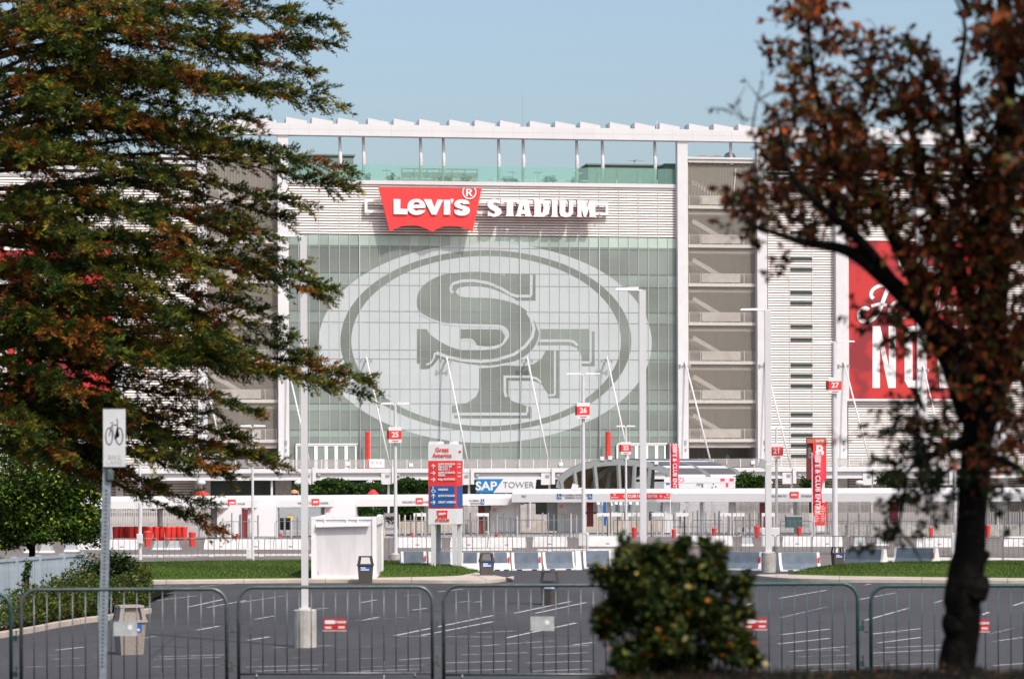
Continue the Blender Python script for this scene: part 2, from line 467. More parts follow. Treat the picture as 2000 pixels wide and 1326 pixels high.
# ================================================================== SETTING: ground
def asphalt(name, col, worn):
    m = bpy.data.materials.new(name); m.use_nodes = True
    nt = m.node_tree; b = nt.nodes['Principled BSDF']; b.inputs['Roughness'].default_value = 0.85
    b.inputs['Specular IOR Level'].default_value = 0.25
    tc = nt.nodes.new('ShaderNodeTexCoord')
    n1 = nt.nodes.new('ShaderNodeTexNoise'); n1.inputs['Scale'].default_value = 0.16; n1.inputs['Detail'].default_value = 8
    n2 = nt.nodes.new('ShaderNodeTexNoise'); n2.inputs['Scale'].default_value = 9; n2.inputs['Detail'].default_value = 6
    mp = nt.nodes.new('ShaderNodeMapping'); mp.inputs['Scale'].default_value = (1, 0.35, 1)
    nt.links.new(tc.outputs['Object'], mp.inputs[0]); nt.links.new(mp.outputs[0], n1.inputs['Vector'])
    nt.links.new(tc.outputs['Object'], n2.inputs['Vector'])
    r1 = nt.nodes.new('ShaderNodeValToRGB')
    r1.color_ramp.elements[0].position = 0.3; r1.color_ramp.elements[1].position = 0.72
    r1.color_ramp.elements[0].color = (*col, 1); r1.color_ramp.elements[1].color = (*worn, 1)
    nt.links.new(n1.outputs['Fac'], r1.inputs[0])
    r2 = nt.nodes.new('ShaderNodeValToRGB')
    r2.color_ramp.elements[0].position = 0.3; r2.color_ramp.elements[1].position = 0.7
    r2.color_ramp.elements[0].color = (.78,.78,.78,1); r2.color_ramp.elements[1].color = (1.18,1.18,1.18,1)
    nt.links.new(n2.outputs['Fac'], r2.inputs[0])
    mx = nt.nodes.new('ShaderNodeMix'); mx.data_type = 'RGBA'; mx.blend_type = 'MULTIPLY'; mx.inputs[0].default_value = 1
    nt.links.new(r1.outputs[0], mx.inputs[6]); nt.links.new(r2.outputs[0], mx.inputs[7])
    n4 = nt.nodes.new('ShaderNodeTexNoise'); n4.inputs['Scale'].default_value = 0.9; n4.inputs['Detail'].default_value = 5; n4.inputs['Distortion'].default_value = 1.2
    nt.links.new(tc.outputs['Object'], n4.inputs['Vector'])
    r4 = nt.nodes.new('ShaderNodeValToRGB')
    r4.color_ramp.elements[0].position = 0.60; r4.color_ramp.elements[1].position = 0.74
    r4.color_ramp.elements[0].color = (1,1,1,1); r4.color_ramp.elements[1].color = (.62,.60,.60,1)
    nt.links.new(n4.outputs['Fac'], r4.inputs[0])
    mx2 = nt.nodes.new('ShaderNodeMix'); mx2.data_type = 'RGBA'; mx2.blend_type = 'MULTIPLY'; mx2.inputs[0].default_value = 1
    nt.links.new(mx.outputs[2], mx2.inputs[6]); nt.links.new(r4.outputs[0], mx2.inputs[7])
    vo = nt.nodes.new('ShaderNodeTexVoronoi'); vo.feature = 'DISTANCE_TO_EDGE'; vo.inputs['Scale'].default_value = 0.22; vo.inputs['Randomness'].default_value = 1
    wv = nt.nodes.new('ShaderNodeMix'); wv.data_type = 'VECTOR'; wv.inputs[0].default_value = .06
    nt.links.new(tc.outputs['Object'], wv.inputs[4]); nt.links.new(n2.outputs['Color'], wv.inputs[5])
    nt.links.new(wv.outputs[1], vo.inputs['Vector'])
    r5 = nt.nodes.new('ShaderNodeValToRGB'); r5.color_ramp.elements[0].position = 0.0; r5.color_ramp.elements[1].position = 0.008
    r5.color_ramp.elements[0].color = (.55,.55,.55,1); r5.color_ramp.elements[1].color = (1,1,1,1)
    nt.links.new(vo.outputs['Distance'], r5.inputs[0])
    mx3 = nt.nodes.new('ShaderNodeMix'); mx3.data_type = 'RGBA'; mx3.blend_type = 'MULTIPLY'; mx3.inputs[0].default_value = .8
    nt.links.new(mx2.outputs[2], mx3.inputs[6]); nt.links.new(r5.outputs[0], mx3.inputs[7])
    nt.links.new(mx3.outputs[2], b.inputs['Base Color'])
    n3 = nt.nodes.new('ShaderNodeTexNoise'); n3.inputs['Scale'].default_value = 60
    nt.links.new(tc.outputs['Object'], n3.inputs['Vector'])
    bp = nt.nodes.new('ShaderNodeBump'); bp.inputs['Strength'].default_value = 0.3; bp.inputs['Distance'].default_value = 0.01
    nt.links.new(n3.outputs['Fac'], bp.inputs['Height']); nt.links.new(bp.outputs[0], b.inputs['Normal'])
    return m
ASPH = asphalt('asphalt', (0.044, 0.0425, 0.0445), (0.074, 0.069, 0.069))
ASPH2 = asphalt('worn_brown_asphalt', (0.150, 0.125, 0.112), (0.205, 0.172, 0.152))
EARTH = mat('dry_earth', (0.20, 0.16, 0.12), 0.95, var=0.3, scale=0.2)
PLAZA = mat('plaza_concrete', (0.33, 0.30, 0.28), 0.9, var=0.15, scale=0.3)
SOIL = mat('dark_soil', (0.012, 0.009, 0.006), 0.95, spec=.05, col2=(0.006, 0.0055, 0.004), scale=3, bump=0.6)
LAWN = mat('lawn_soil', (0.038, 0.085, 0.010), 0.95, spec=.05, col2=(0.085, 0.125, 0.022), scale=0.9, bump=0.4, stretch=(.35, 1, 1))

struct(MB().add([(-2500,-400,-.06),(2500,-400,-.06),(2500,4000,-.06),(-2500,4000,-.06)], [(0,1,2,3)]).build('ground', EARTH))
lot = struct(MB().add([(-70,41,0),(70,41,0),(70,130,0),(-70,130,0)], [(0,1,2,3)]).build('parking_lot', ASPH))
struct(MB().add([(-110,130,-.004),(110,130,-.004),(110,204,-.004),(-110,204,-.004)], [(0,1,2,3)]).build('service_road', ASPH2))
struct(MB().add([(-160,204,-.008),(160,204,-.008),(160,420,-.008),(-160,420,-.008)], [(0,1,2,3)]).build('plaza', PLAZA))

# berm the photographer stands behind: soil bank dropping to the lot
def berm_z(x, y):
    def lerp(a, b, t): t = max(0, min(1, t)); t = t*t*(3-2*t); return a + (b-a)*t
    crest = lerp(2.74, 2.935, (x+0.1)/0.7)
    z = lerp(2.2, crest, (y-3)/10.5)
    z = lerp(z, 1.40, (y-13.8)/12)
    z = lerp(z, -0.2, (y-34.8)/7.5)
    return z + 0.018*math.sin(x*5.1+y*2.3) + 0.014*math.sin(x*9.7-y*6.1)
bm = MB(); NX, NY = 150, 120
for j in range(NY+1):
    y = 46.0*(j/NY)**1.0 - 0.5
    for i in range(NX+1):
        x = -26 + 52*i/NX
        if j < 60: x = x*0.35
        elif j < 90: x = x*(0.35+0.65*(j-60)/30)
        bm.v.append((x, y, berm_z(x, y)))
for j in range(NY):
    for i in range(NX):
        a = j*(NX+1)+i; bm.f.append((a, a+1, a+NX+2, a+NX+1)); bm.m.append(0)
struct(bm.build('berm', SOIL, smooth=True))

# painted stall lines, each its own strip on the asphalt
def paintmat():
    m = bpy.data.materials.new('worn_line_paint'); m.use_nodes = True
    nt = m.node_tree; b = nt.nodes['Principled BSDF']; b.inputs['Roughness'].default_value = 0.8
    tc = nt.nodes.new('ShaderNodeNewGeometry')
    n = nt.nodes.new('ShaderNodeTexNoise'); n.inputs['Scale'].default_value = 3.0; n.inputs['Detail'].default_value = 8
    nt.links.new(tc.outputs['Position'], n.inputs['Vector'])
    oi = nt.nodes.new('ShaderNodeObjectInfo')
    ad = nt.nodes.new('ShaderNodeMath'); ad.operation = 'MULTIPLY_ADD'; ad.inputs[1].default_value = 0.30
    nt.links.new(oi.outputs['Random'], ad.inputs[0]); nt.links.new(n.outputs['Fac'], ad.inputs[2])
    rp = nt.nodes.new('ShaderNodeValToRGB')
    rp.color_ramp.elements[0].position = 0.50; rp.color_ramp.elements[1].position = 0.72
    rp.color_ramp.elements[0].color = (0.075,0.072,0.075,1); rp.color_ramp.elements[1].color = (0.46,0.44,0.43,1)
    nt.links.new(ad.outputs[0], rp.inputs[0]); nt.links.new(rp.outputs[0], b.inputs['Base Color'])
    return m
PAINT = paintmat()
def pline(a, b, wd=0.11, z=0.004):
    a = Vector(a); b = Vector(b); t = (b-a).normalized(); s = Vector((-t.y, t.x, 0))*wd/2
    o = MB().add([a-s, b-s, b+s, a+s], [(0,1,2,3)]).build('painted_line', PAINT, lot)
    o.location.z = z
    return o
# lines read off the photograph one by one (start and end on the ground)
for x0, y0, x1, y1 in [
    (770,1241,965,1201),(772,1242,960,1243.5),(820,1241,965,1213),(990,1245,1125,1216),(1005,1197,1115,1174),(1046,1197,1145,1176),
    (706,1176,736,1171),(708,1211,742,1204),(806,1191,835,1187),(498,1209,537,1202),(484,1250,526,1243),(575,1192,642,1187),
    (895,1176,920,1173),(790,1163,822,1160.5),(855,1155,905,1150),(925,1176,940,1174),(1118,1259,1160,1254),(920,1262,1080,1251),
    (464,1177,556,1163),(386,1230,428,1222),(282,1246,303,1242),(368,1185,440,1169),(405,1186,480,1172),(288,1174,385,1163),
    (390,1145,470,1138),(300,1146,440,1136),(110,1269,164,1263),(75,1280,200,1276),
    (1522,1168,1614,1152),(1523,1206,1618,1184),(1450,1183,1468,1178),(1675,1171,1750,1157),(1690,1211,1775,1187),
    (1825,1177,1850,1169),(1525,1239,1620,1228),(1520,1257,1620,1246),(1700,1238,1800,1227),(1715,1255,1800,1244),
    (1725,1265,1850,1257),(1540,1272,1655,1262),(1920,1200,1930,1195),(1935,1237,1980,1226),(1940,1252,2000,1244),(1980,1182,2010,1172),
    (1575,1270,1640,1269),(1700,1275,1845,1268),(1690,1142,1700,1140),(640,1215,790,1205)]:
    pline(G(x0,y0), G(x1,y1))
# worn aisle lines across the lot
for y, segs in ((1262,[(533,650),(660,800),(820,930)]),(1286,[(470,590),(620,760),(780,840)]),(1292,[(870,1000),(1030,1160)]),
                (1276,[(900,1030),(1050,1150)]),(1300,[(480,640),(700,830),(50,190),(290,430)]),(1285,[(90,200),(300,430)]),
                (1280,[(310,440),(1560,1660)]),(1297,[(1550,1660),(1700,1830),(1940,2000)]),(1233,[(930,1020),(1740,1830)]),(1262,[(1040,1150),(1730,1840)]),
                (1308,[(870,1000),(1040,1150),(1550,1660),(500,620),(700,820)])):
    for a, b in segs:
        pline(G(a, y+2.2), G(b, y-2.0), 0.10)
# tar seams
TAR = mat('tar_seam', (0.012, 0.012, 0.014), 0.5)
def seam(pts, wd=0.05):
    s = [(p.x, p.y) for p in (G(*q) for q in pts)]
    o = stroke(smooth(s, 4), wd)
    me = shape('tar_seam', [o], TAR, 0.0)
    me.transform(Matrix.Rotation(R(-90), 4, 'X'))
    ob = link('tar_seam', me, lot); ob.location.z = 0.005
seam([(288,1262),(310,1261.5),(335,1261.5),(360,1264),(385,1264.5)], 0.09)
seam([(500,1277),(610,1270),(730,1266),(900,1262)], 0.03)
seam([(520,1270),(700,1268),(880,1272),(1100,1262)], 0.03)
seam([(1500,1290),(1650,1283),(1840,1279)], 0.03)

# ---- raised islands with lawn, sidewalk and kerb
def strip(name, front, back, z0, hump, m, n=60, k=10, parent=None):
    mb = MB(); pf = smooth(front, 12); pb = smooth(back, 12)
    def samp(pp, t):
        q = t*(len(pp)-1); i = min(int(q), len(pp)-2); f = q-i
        return tuple(a+(b-a)*f for a, b in zip(pp[i], pp[i+1]))
    for i in range(n+1):
        a = samp(pf, i/n); b = samp(pb, i/n)
        for j in range(k+1):
            t = j/k
            e = min(1.0, 6*min(i/n, 1-i/n)+.15)
            mb.v.append((a[0]+(b[0]-a[0])*t, a[1]+(b[1]-a[1])*t, z0+hump*math.sin(math.pi*t)**0.8*e))
    for i in range(n):
        for j in range(k):
            q = i*(k+1)+j; mb.f.append((q, q+k+1, q+k+2, q+1)); mb.m.append(0)
    o = mb.build(name, m, parent, smooth=True)
    return o
def g2(l, z=0.0): return [(lambda p: (p.x, p.y))(G(*q, z)) for q in l]
def blades(name, o, n, h=0.10):
    me = o.data; tri = [p for p in me.polygons]
    ar = np.array([p.area for p in tri]); cs = RNG.choice(len(tri), n, p=ar/ar.sum())
    V = np.array([v.co[:] for v in me.vertices]); idx = np.array([p.vertices[:] for p in tri])
    u = RNG.uniform(0,1,(n,2)); q = V[idx[cs]]
    p = (q[:,0]*(1-u[:,:1])+q[:,1]*u[:,:1])*(1-u[:,1:])+(q[:,3]*(1-u[:,:1])+q[:,2]*u[:,:1])*u[:,1:]
    d = RNG.normal(0,.45,(n,3)); d[:,2] = 1
    c = pick([(0.034,0.074,0.012),(0.052,0.098,0.016),(0.085,0.125,0.024),(0.14,0.13,0.045)],[4,4,2,.8],n)
    pt = .75+.5*(.5+.5*np.sin(p[:,0]*.55+1.3*np.sin(p[:,1]*.35)+p[:,1]*.2))
    c = np.clip(c*pt[:,None]*np.array((1.05,1.0,1.0)),0,1)
    me2 = leaf_mesh(name, p, d, rand_dirs(n), RNG.uniform(.5,1.2,n)*h, 0.022, c, leafmat('grass_blades', 0.6, 0.25))
    b = link(name, me2, None, kind='stuff')
    return b
# left island
lf = g2([(150,1133),(300,1131.5),(450,1130),(610,1128.5),(760,1127),(880,1124.5),(918,1120),(935,1116)], .14)
lb = g2([(150,1108),(240,1100),(400,1096.5),(590,1094.5),(700,1095),(800,1098),(880,1107),(925,1114.5)], .14)
lawn1 = struct(strip('lawn', lf, lb, 0.14, 0.13, LAWN))
tag(blades('lawn_grass', lawn1, 26000), 'mown green grass on the left lawn behind the white container', 'grass')
kf = g2([(150,1142),(300,1140.5),(450,1139),(610,1138),(760,1138),(880,1139),(960,1138),(1004,1131)])
kb = g2([(150,1132),(300,1130.5),(450,1129),(610,1127.5),(760,1126),(880,1123.5),(925,1117),(1002,1129.5)], .14)
def kerb(name, f, b, z=0.14):
    f = smooth(f, 6); b = smooth(b, 6); mb = MB(); n = len(f)
    for (fx,fy),(bx,by) in zip(f,b):
        mb.v += [(fx,fy,-.02),(fx,fy,z-.02),(fx+(bx-fx)*.04,fy+(by-fy)*.04,z),(bx,by,z)]
    for i in range(n-1):
        for j in range(3):
            q = i*4+j; mb.f.append((q,q+4,q+5,q+1)); mb.m.append(0)
    o = struct(mb.build(name, CONCL))
    acc = 0.0
    for i in range(1, n):
        acc += math.hypot(f[i][0]-f[i-1][0], f[i][1]-f[i-1][1])
        if acc > 3.0:
            acc = 0; (fx,fy),(bx,by) = f[i], b[i]
            MB().add([(fx-.012,fy-.004,0),(fx+.012,fy-.004,0),(fx+.012,fy-.004,z-.02),(fx-.012,fy-.004,z-.02),(bx+.012,by,z+.004),(bx-.012,by,z+.004),(fx+.012,fy+.01,z+.004),(fx-.012,fy+.01,z+.004)], [(0,1,2,3),(3,2,6,7),(7,6,4,5)]).build('joint', mat('joint_dark', (.16,.14,.12), .9), o)
    return o
kerb('sidewalk', kf, kb)
# right island
rf = g2([(1540,1121.5),(1640,1124),(1780,1126),(1900,1127.5),(2100,1129)], .14)
rb = g2([(1545,1119),(1640,1104),(1740,1099),(1900,1097),(2100,1096)], .14)
lawn2 = struct(strip('lawn', rf, rb, 0.14, 0.13, LAWN))
tag(blades('lawn_grass', lawn2, 20000), 'mown green grass on the right lawn beyond the barriers', 'grass')
kf = g2([(1462,1128),(1530,1134),(1640,1137),(1780,1138),(1900,1139),(2100,1140)])
kb = g2([(1466,1122),(1535,1120.5),(1640,1123.5),(1780,1125.5),(1900,1127),(2100,1128.5)], .14)
kerb('sidewalk', kf, kb)
# far kerb lines on the service road
for y, a, b in ((1087,380,610),(1088.5,200,380),(1075.5,880,1000),(1076.5,1050,1200),(1094,1680,2050)):
    pa, pb = G(a, y), G(b, y-1.0)
    d = (pb-pa).normalized(); s = Vector((-d.y, d.x, 0))*.25
    mb = MB(); up = Vector((0,0,.13))
    mb.add([pa, pb, pb+up, pa+up, pa+s+up, pb+s+up], [(0,1,2,3),(3,2,5,4)])
    struct(mb.build('road_kerb', BARW))

# ================================================================== THE STADIUM
st = thing('stadium_tower', 'white and glass stadium tower with emblem on its curtain wall', 'stadium', FO, TH)
def sbox(name, px0, px1, py0, py1, d0, d1, m, parent=st, ref=None):
    """box on the front: picture rectangle measured at depth d1 (front face), reaching back to d0"""
    x0, z1 = L(px0, py0, d1); x1, z0 = L(px1, py1, d1)
    return MB().box(x0, x1, -d1, -d0, z0, z1).build(name, m, parent)
XL, XR = LX(564), LX(1324)                     # the glass front between its two columns
ZB0, ZB1 = LZ(461.5), LZ(362.5)                # louvre band
ZG0 = LZ(915)
ZTOP = LZ(258)
ZW = LZ(318, 0, 1570)                          # top of the side wings
x_l0, x_r1 = LX(-260), LX(2260)
MB().box(XL, XR, .35, 26, 0, ZB1-.15).build('core_wall', GAP, st)
MB().box(LX(1500), x_r1, .3, 24, 0, ZW).build('wing_wall', GAP, st)
MB().box(x_l0, LX(386), .3, 24, 0, ZW).build('wing_wall', GAP, st)
# coping over the louvre band
MB().box(XL, XR, -.28, .4, ZB1-.05, ZB1+.42).build('coping', WHITE2, st)

# --- curtain wall: panes, mullions, transoms
rows = [461.8, 534.5, 609, 684, 788, 839, 915]
zs = [LZ(r) for r in rows]
NCOL = 39
pw = (XR-XL)/NCOL
pane_me = {}
for i in range(6):
    zt, zb = zs[i]-(0.02 if i else 0.0), zs[i+1]+.02
    sp = (1.35, .0)[0] if i else 1.3
    mb = MB()
    # vision pane with its spandrel strip, as seen: pale strip under each floor line
    zsp = zt - (1.30 if i == 0 else 1.55 if i < 4 else 0.9)
    mb.box(.015, pw-.015, -.03, .03, zb, zsp-.012, 0)
    mb.box(.015, pw-.015, -.028, .03, zsp+.012, zt, 1)
    pane_me[i] = mb.mesh('glass_pane', [GLASS, SPANDL if i == 0 else SPAND])
    for c in range(NCOL):
        link('glass_pane', pane_me[i], st, (XL+pw*c, 0, 0))
mme = MB().box(-.026, .026, -.13, .05, ZG0, zs[0]).mesh('mullion', MULL)
mmeb = MB().box(-.055, .055, -.2, .05, ZG0, zs[0]).mesh('mullion', MULL)
for c in range(NCOL+1):
    link('mullion', mmeb if c % 8 == 7 else mme, st, (XL+pw*c, 0, 0))
tme = MB().box(XL, XR, -.045, .05, -.075, .075).mesh('transom', mat('transom_dark', (0.10,0.11,0.11), .5))
for z in zs[1:6]:
    link('transom', tme, st, (0, 0, z))
tm2 = MB().box(XL, XR, -.09, .05, -.025, .025).mesh('transom', mat('transom_grey', (0.24,0.26,0.255), .5))
for y in (485, 558.5, 630.5, 701.5, 760, 872, 534.5, 609, 684, 788, 839):
    link('transom', tm2, st, (0, 0, LZ(y)))

# --- slatted cladding
def slats(x0, x1, ztop, zbot, pitch, h, parts=True, skew=0.0, d=.12):
    n = int((ztop-zbot)/pitch)
    poly = [(x0, 0), (x1, 0)]
    me = MB().add([(x0,-d,0),(x1,-d,0),(x1,-d*.55,h),(x0,-d*.55,h),(x0,.05,0),(x1,.05,0),(x1,.05,h),(x0,.05,h)],
                  [(0,1,2,3),(5,4,7,6),(3,2,6,7),(1,0,4,5),(0,3,7,4),(2,1,5,6)]).mesh('slat', SLAT)
    if parts:
        for i in range(n): link('slat', me, st, (0, 0, ztop-pitch*(i+1)+(pitch-h)*.5))
    else:
        mb = MB(); vs = [v.co.copy() for v in me.vertices]; fs = [tuple(p.vertices) for p in me.polygons]
        for i in range(n):
            mb.add([v+Vector((0,0,ztop-pitch*(i+1)+(pitch-h)*.5)) for v in vs], fs)
        o = mb.build('slat', SLAT, st); o['kind'] = 'stuff'
def joints(x0, x1, z0, z1, step, d=.15):
    me = MB().box(-.03, .03, -d, .05, z0, z1).mesh('joint_strip', STAIRR)
    x = x0
    while x < x1:
        link('joint_strip', me, st, (x, 0, 0)); x += step
PT = 5.13/15.52
slats(XL, XR, ZB1-.05, ZB0, PT, PT*.66)
joints(XL+2*pw*0+pw, XR-.2, ZB0, ZB1-.05, 2*pw)
zw1 = LZ(356, 0, 1570)
slats(LX(1500), LX(1634), zw1, LZ(985), PT*1.0, PT*.68)          # right bay, each slat apart
joints(LX(1500)+2.8, LX(1634), LZ(985), zw1, LX(1587)-LX(1543))
slats(LX(1656), x_r1, zw1, LZ(985), PT, PT*.68, parts=False)
joints(LX(1695), LX(2150), LZ(985), zw1, 2.56)
slats(LX(242), LX(385), zw1, LZ(985), PT, PT*.68, parts=False)
slats(x_l0, LX(226), zw1, LZ(985), PT, PT*.68, parts=False)
joints(LX(281), LX(380), LZ(985), zw1, 2.56)
for xa, xb in ((LX(1500), LX(2150)), (x_l0, LX(385))):            # wide open louvres along the top
    me = MB().box(xa, xb, -.2, .0, 0, .42).mesh('louvre_blade', WHITE2)
    for k in range(4): link('louvre_blade', me, st, (0, 0, ZW-.45-k*.82))
# slot windows in the right bay
wx0, wx1 = LX(1544), LX(1586.5)
wme = MB().box(wx0, wx1, -.15, .0, -.24, .24).mesh('slot_window', DKGL)
wfr = MB().box(wx0-.05, wx1+.05, -.17, -.02, .22, .25).box(wx0-.05, wx1+.05, -.17, -.02, -.25, -.22).mesh('window_frame', SLAT)
for y in (430, 455, 506, 527, 572, 592.5, 638, 663.5, 713.5, 734, 754, 809.5, 829.5, 850, 870, 890.5):
    o = link('slot_window', wme, st, (0, 0, LZ(y, .13, 1565)))
    link('window_frame', wfr, o)
wx0, wx1 = LX(283), LX(330)
wme2 = MB().box(wx0, wx1, -.15, .0, -.24, .24).mesh('slot_window', DKGL)
for y in (510, 600, 690, 810, 818, 870):
    link('slot_window', wme2, st, (0, 0, LZ(y, .13, 310)))

# --- columns, roof beam, solar panels
def column(pxc, wpx, top=None, d=1.0):
    x = LX(pxc, d); hw = wpx/15.52/2
    zt = ZTOP+.2 if top is None else top
    o = MB().box(x-hw, x+hw, -d, .25, .0, zt).build('column', WHITE, st)
    return o
for c, wd in ((554, 20.5), (1334.5, 20.5), (1489.5, 20), (1644, 22), (396, 18), (233, 15), (1801, 20), (1958, 20), (85, 16)):
    column(c, wd, None if c in (554, 1334.5, 1489.5, 396) else ZW+.05)
# service brackets low on the two main columns
for c in (554, 1334.5, 1489.5, 1644):
    x = LX(c+4, 1.0)
    MB().box(x-.12, x+.12, -1.18, -.98, LZ(868, 1), LZ(860, 1)).box(x-.08, x+.1, -1.16, -.98, LZ(880, 1), LZ(876, 1)).build('conduit_box', STEEL, st)
zbm0, zbm1 = LZ(269.5, 1.2), LZ(247.0, 1.2)
MB().box(LX(-260, 1.2), LX(2200, 1.2), -1.25, .3, zbm0, zbm1).build('roof_beam', WHITE2, st)
jm = MB().box(-.015, .015, -1.256, -1.2, zbm0, zbm1).mesh('panel_joint', STAIRR)
for k in range(-28, 36):
    link('panel_joint', jm, st, (XL+k*2.56, 0, 0))
MB().box(LX(-260, 1.2), LX(2200, 1.2), -1.258, -1.2, zbm0+.70, zbm0+.725).build('panel_joint', STAIRR, st)
xs0 = LX(558.8, 1.2, 240); per = 158.6/15.52
pme = MB().prism([(0, -.1), (2.58, -.1), (2.58, .33), (0, .78)], -1.2, 1.6).mesh('solar_panel', WHITE2)
for b in range(-5, 9):
    for k in range(3):
        link('solar_panel', pme, st, (xs0+b*per+k*3.21, 0, zbm1))
# canopy posts between terrace and beam
for px, dx in ((664, 0), (710, 0), (821.5, 0), (866, 0), (974, 0), (1022, 0), (1126.5, 0), (1176.5, 0), (1279, 0), (1427.5, 0), (508, 0)):
    x = LX(px, -.2, 300)
    zt = zbm0+.1; zb = LZ(365, -.2) if 560 < px < 1330 else LZ(309, -.2)
    mb = MB().tube([(x-.10, .22, zb), (x+.06, .22, zt-2.9), (x-.03, .22, zt)], [.15, .25, .17], 8)
    mb.build('canopy_post', WHITE, st, smooth=True)
MB().tube([(LX(1020.5, 0, 200), .0, zbm1), (LX(1020.5, 0, 200), 0, LZ(167, 0, 1020))], [.04, .015], 6).build('lightning_rod', STEEL, st)
MB().tube([(LX(1281, 0, 240), -.6, zbm1), (LX(1281, 0, 240), -.6, LZ(236, 0, 1281))], [.07, .05], 6).build('lightning_rod', WHITE, st)

# --- terrace on the roof: glass balustrade, posts, annexes
zr0, zr1 = ZB1+.42, LZ(325.5, .0)
gw = (XR-XL)/19
gme = MB().box(.03, gw-.03, -.03, .0, zr0, zr1).mesh('glass_panel', GREENGL)
for k in range(19):
    o = link('glass_panel', gme, st, (XL+k*gw, 0, 0))
    MB_p = MB().box(-.04, .04, .06, .14, zr0, LZ(347)).build('rail_post', WHITE, st, loc=(XL+k*gw+(.4 if k % 2 else 0), 0, 0))
def annex(x0, x1, top, d0, d1, m):
    a = LX(x0, -d0); b = LX(x1, -d0)
    MB().box(a, b, d0, d1, ZB1, LZ(top, -d0)).box(a-.2, b+.2, d0-.2, d1, LZ(top, -d0), LZ(top, -d0)+.2).build('roof_annex', m, st)
annex(576, 692, 309, 7, 14, ANNEX)
annex(1150, 1288, 320, 7, 14, ANNEX)
annex(1301, 1322, 318, 3, 8, ANNEX)
a, b = LX(786, -3), LX(934, -3)
mb = MB()
for x in np.linspace(a, b, 7): mb.box(x-.07, x+.07, 3, 3.15, ZB1, LZ(333, -3))
mb.box(a-.1, b+.1, 2.9, 3.2, LZ(333, -3), LZ(333, -3)+.15).box(a, b, 3.2, 3.3, ZB1, LZ(338, -3))
mb.build('pergola', mat('pergola_white', (.62, .63, .58), .7, var=.2), st)
MB().box(LX(700, -2), LX(1150, -2), 2, 2.1, LZ(352, -2), LZ(352, -2)+.12).build('terrace_rail', WHITE, st)
for px in (757, 1003, 1052, 1130):
    x = LX(px, -5); z = ZB1
    MB().box(x-.03, x+.03, 5, 5.06, z, z+2.6).box(x-.6, x+.6, 4.97, 5.05, z+2.2, z+2.3).build('terrace_lamp', WHITE, st)
# fan rotor on the right annex, dome on the right bay
x = LX(1241, -9); z = LZ(320, -9)+.2
MB().tube([(x, 9, z), (x, 9, z+.5)], .06, 6).box(x-1.2, x+1.2, 8.95, 9.05, z+.42, z+.5).box(x-.05, x+.05, 8, 10, z+.42, z+.5).build('roof_fan', STEEL, st)
# right stair bay top with camera dome
def scrim(name, col, mixf):
    m = bpy.data.materials.new(name); m.use_nodes = True
    nt = m.node_tree; out = nt.nodes['Material Output']; b = nt.nodes['Principled BSDF']
    b.inputs['Base Color'].default_value = (*col, 1); b.inputs['Roughness'].default_value = .8
    t = nt.nodes.new('ShaderNodeBsdfTransparent')
    mx = nt.nodes.new('ShaderNodeMixShader'); mx.inputs[0].default_value = mixf
    nt.links.new(t.outputs[0], mx.inputs[1]); nt.links.new(b.outputs[0], mx.inputs[2]); nt.links.new(mx.outputs[0], out.inputs['Surface'])
    return m
SCRIM = scrim('stair_mesh_scrim', (.40, .36, .31), .24)
def stair_bay(pxa, pxb):
    xa, xb = LX(pxa), LX(pxb)
    zt = LZ(312, 0, 1410)
    DB = 6.0
    MB().box(xa, xb, DB, DB+.4, LZ(915), zt).build('stair_back_wall', STAIRD, st)
    MB().box(xa-.3, xa, 0, DB, LZ(915), zt).box(xb, xb+.3, 0, DB, LZ(915), zt).build('stair_side_wall', STAIRC, st)
    MB().box(xa-.2, xb+.2, -.3, DB+.5, zt, zt+.25).build('bay_roof', WHITE2, st)
    MB().box(xa, xb, -.15, 0, zt-.45, zt).build('bay_fascia', STAIRR, st)
    ncol = 24
    mb = MB()
    for k in range(ncol):                        # hanging mesh over the top storey
        x = xa+(xb-xa)*(k+.5)/ncol
        mb.box(x-.1, x+.1, .3, .34, LZ(383, 0, 1410), zt-.4)
    o = mb.build('mesh_screen', STAIRD, st)
    MB().box(xa+.05, xb-.05, .2, .205, LZ(868, 0, 1410), zt-.45).build('mesh_scrim', SCRIM, st)
    for k in range(7):
        y = 402+75.8*k
        zs_ = LZ(y, 0, 1410)
        MB().box(xa, xb, -.1, 2.6, zs_-.42, zs_).build('stair_landing', STAIRR, st)
        MB().box(xa+.1, xb-.2, .25, 2.2, zs_-1.12, zs_-.42).build('landing_beam', STAIRC, st)
        # railing of the landing: rails with close bars
        mb = MB()
        for j in range(9): mb.box(xa+.1, xb-.25, -.02, .02, zs_+.10+j*.14, zs_+.135+j*.14)
        for x in np.linspace(xa+.12, xb-.27, 7): mb.box(x-.035, x+.035, -.04, .04, zs_, zs_+1.27)
        mb.build('landing_rail', STAIRR, st)
        MB().box(xa+1.7, xb-2.2, -.06, -.035, zs_+.1, zs_+1.2).build('infill_panel', STAIRC, st)
        # stair flight climbing to the landing behind
        x1 = xa+(xb-xa)*.06; x2 = xa+(xb-xa)*.52
        mb = MB().prism([(x1, zs_+2.75), (x1+.25, zs_+3.25), (x2, zs_+1.05), (x2-.2, zs_+.55)], .35, .55)
        mb.prism([(x1, zs_+2.75), (x1+.25, zs_+3.25), (x2, zs_+1.05), (x2-.2, zs_+.55)], 4.2, 4.4)
        mb.build('stair_flight', STAIRR, st)
    return xa, xb, zt
xa, xb, zt = stair_bay(1345, 1479)
x = LX(1425, -2, 300)
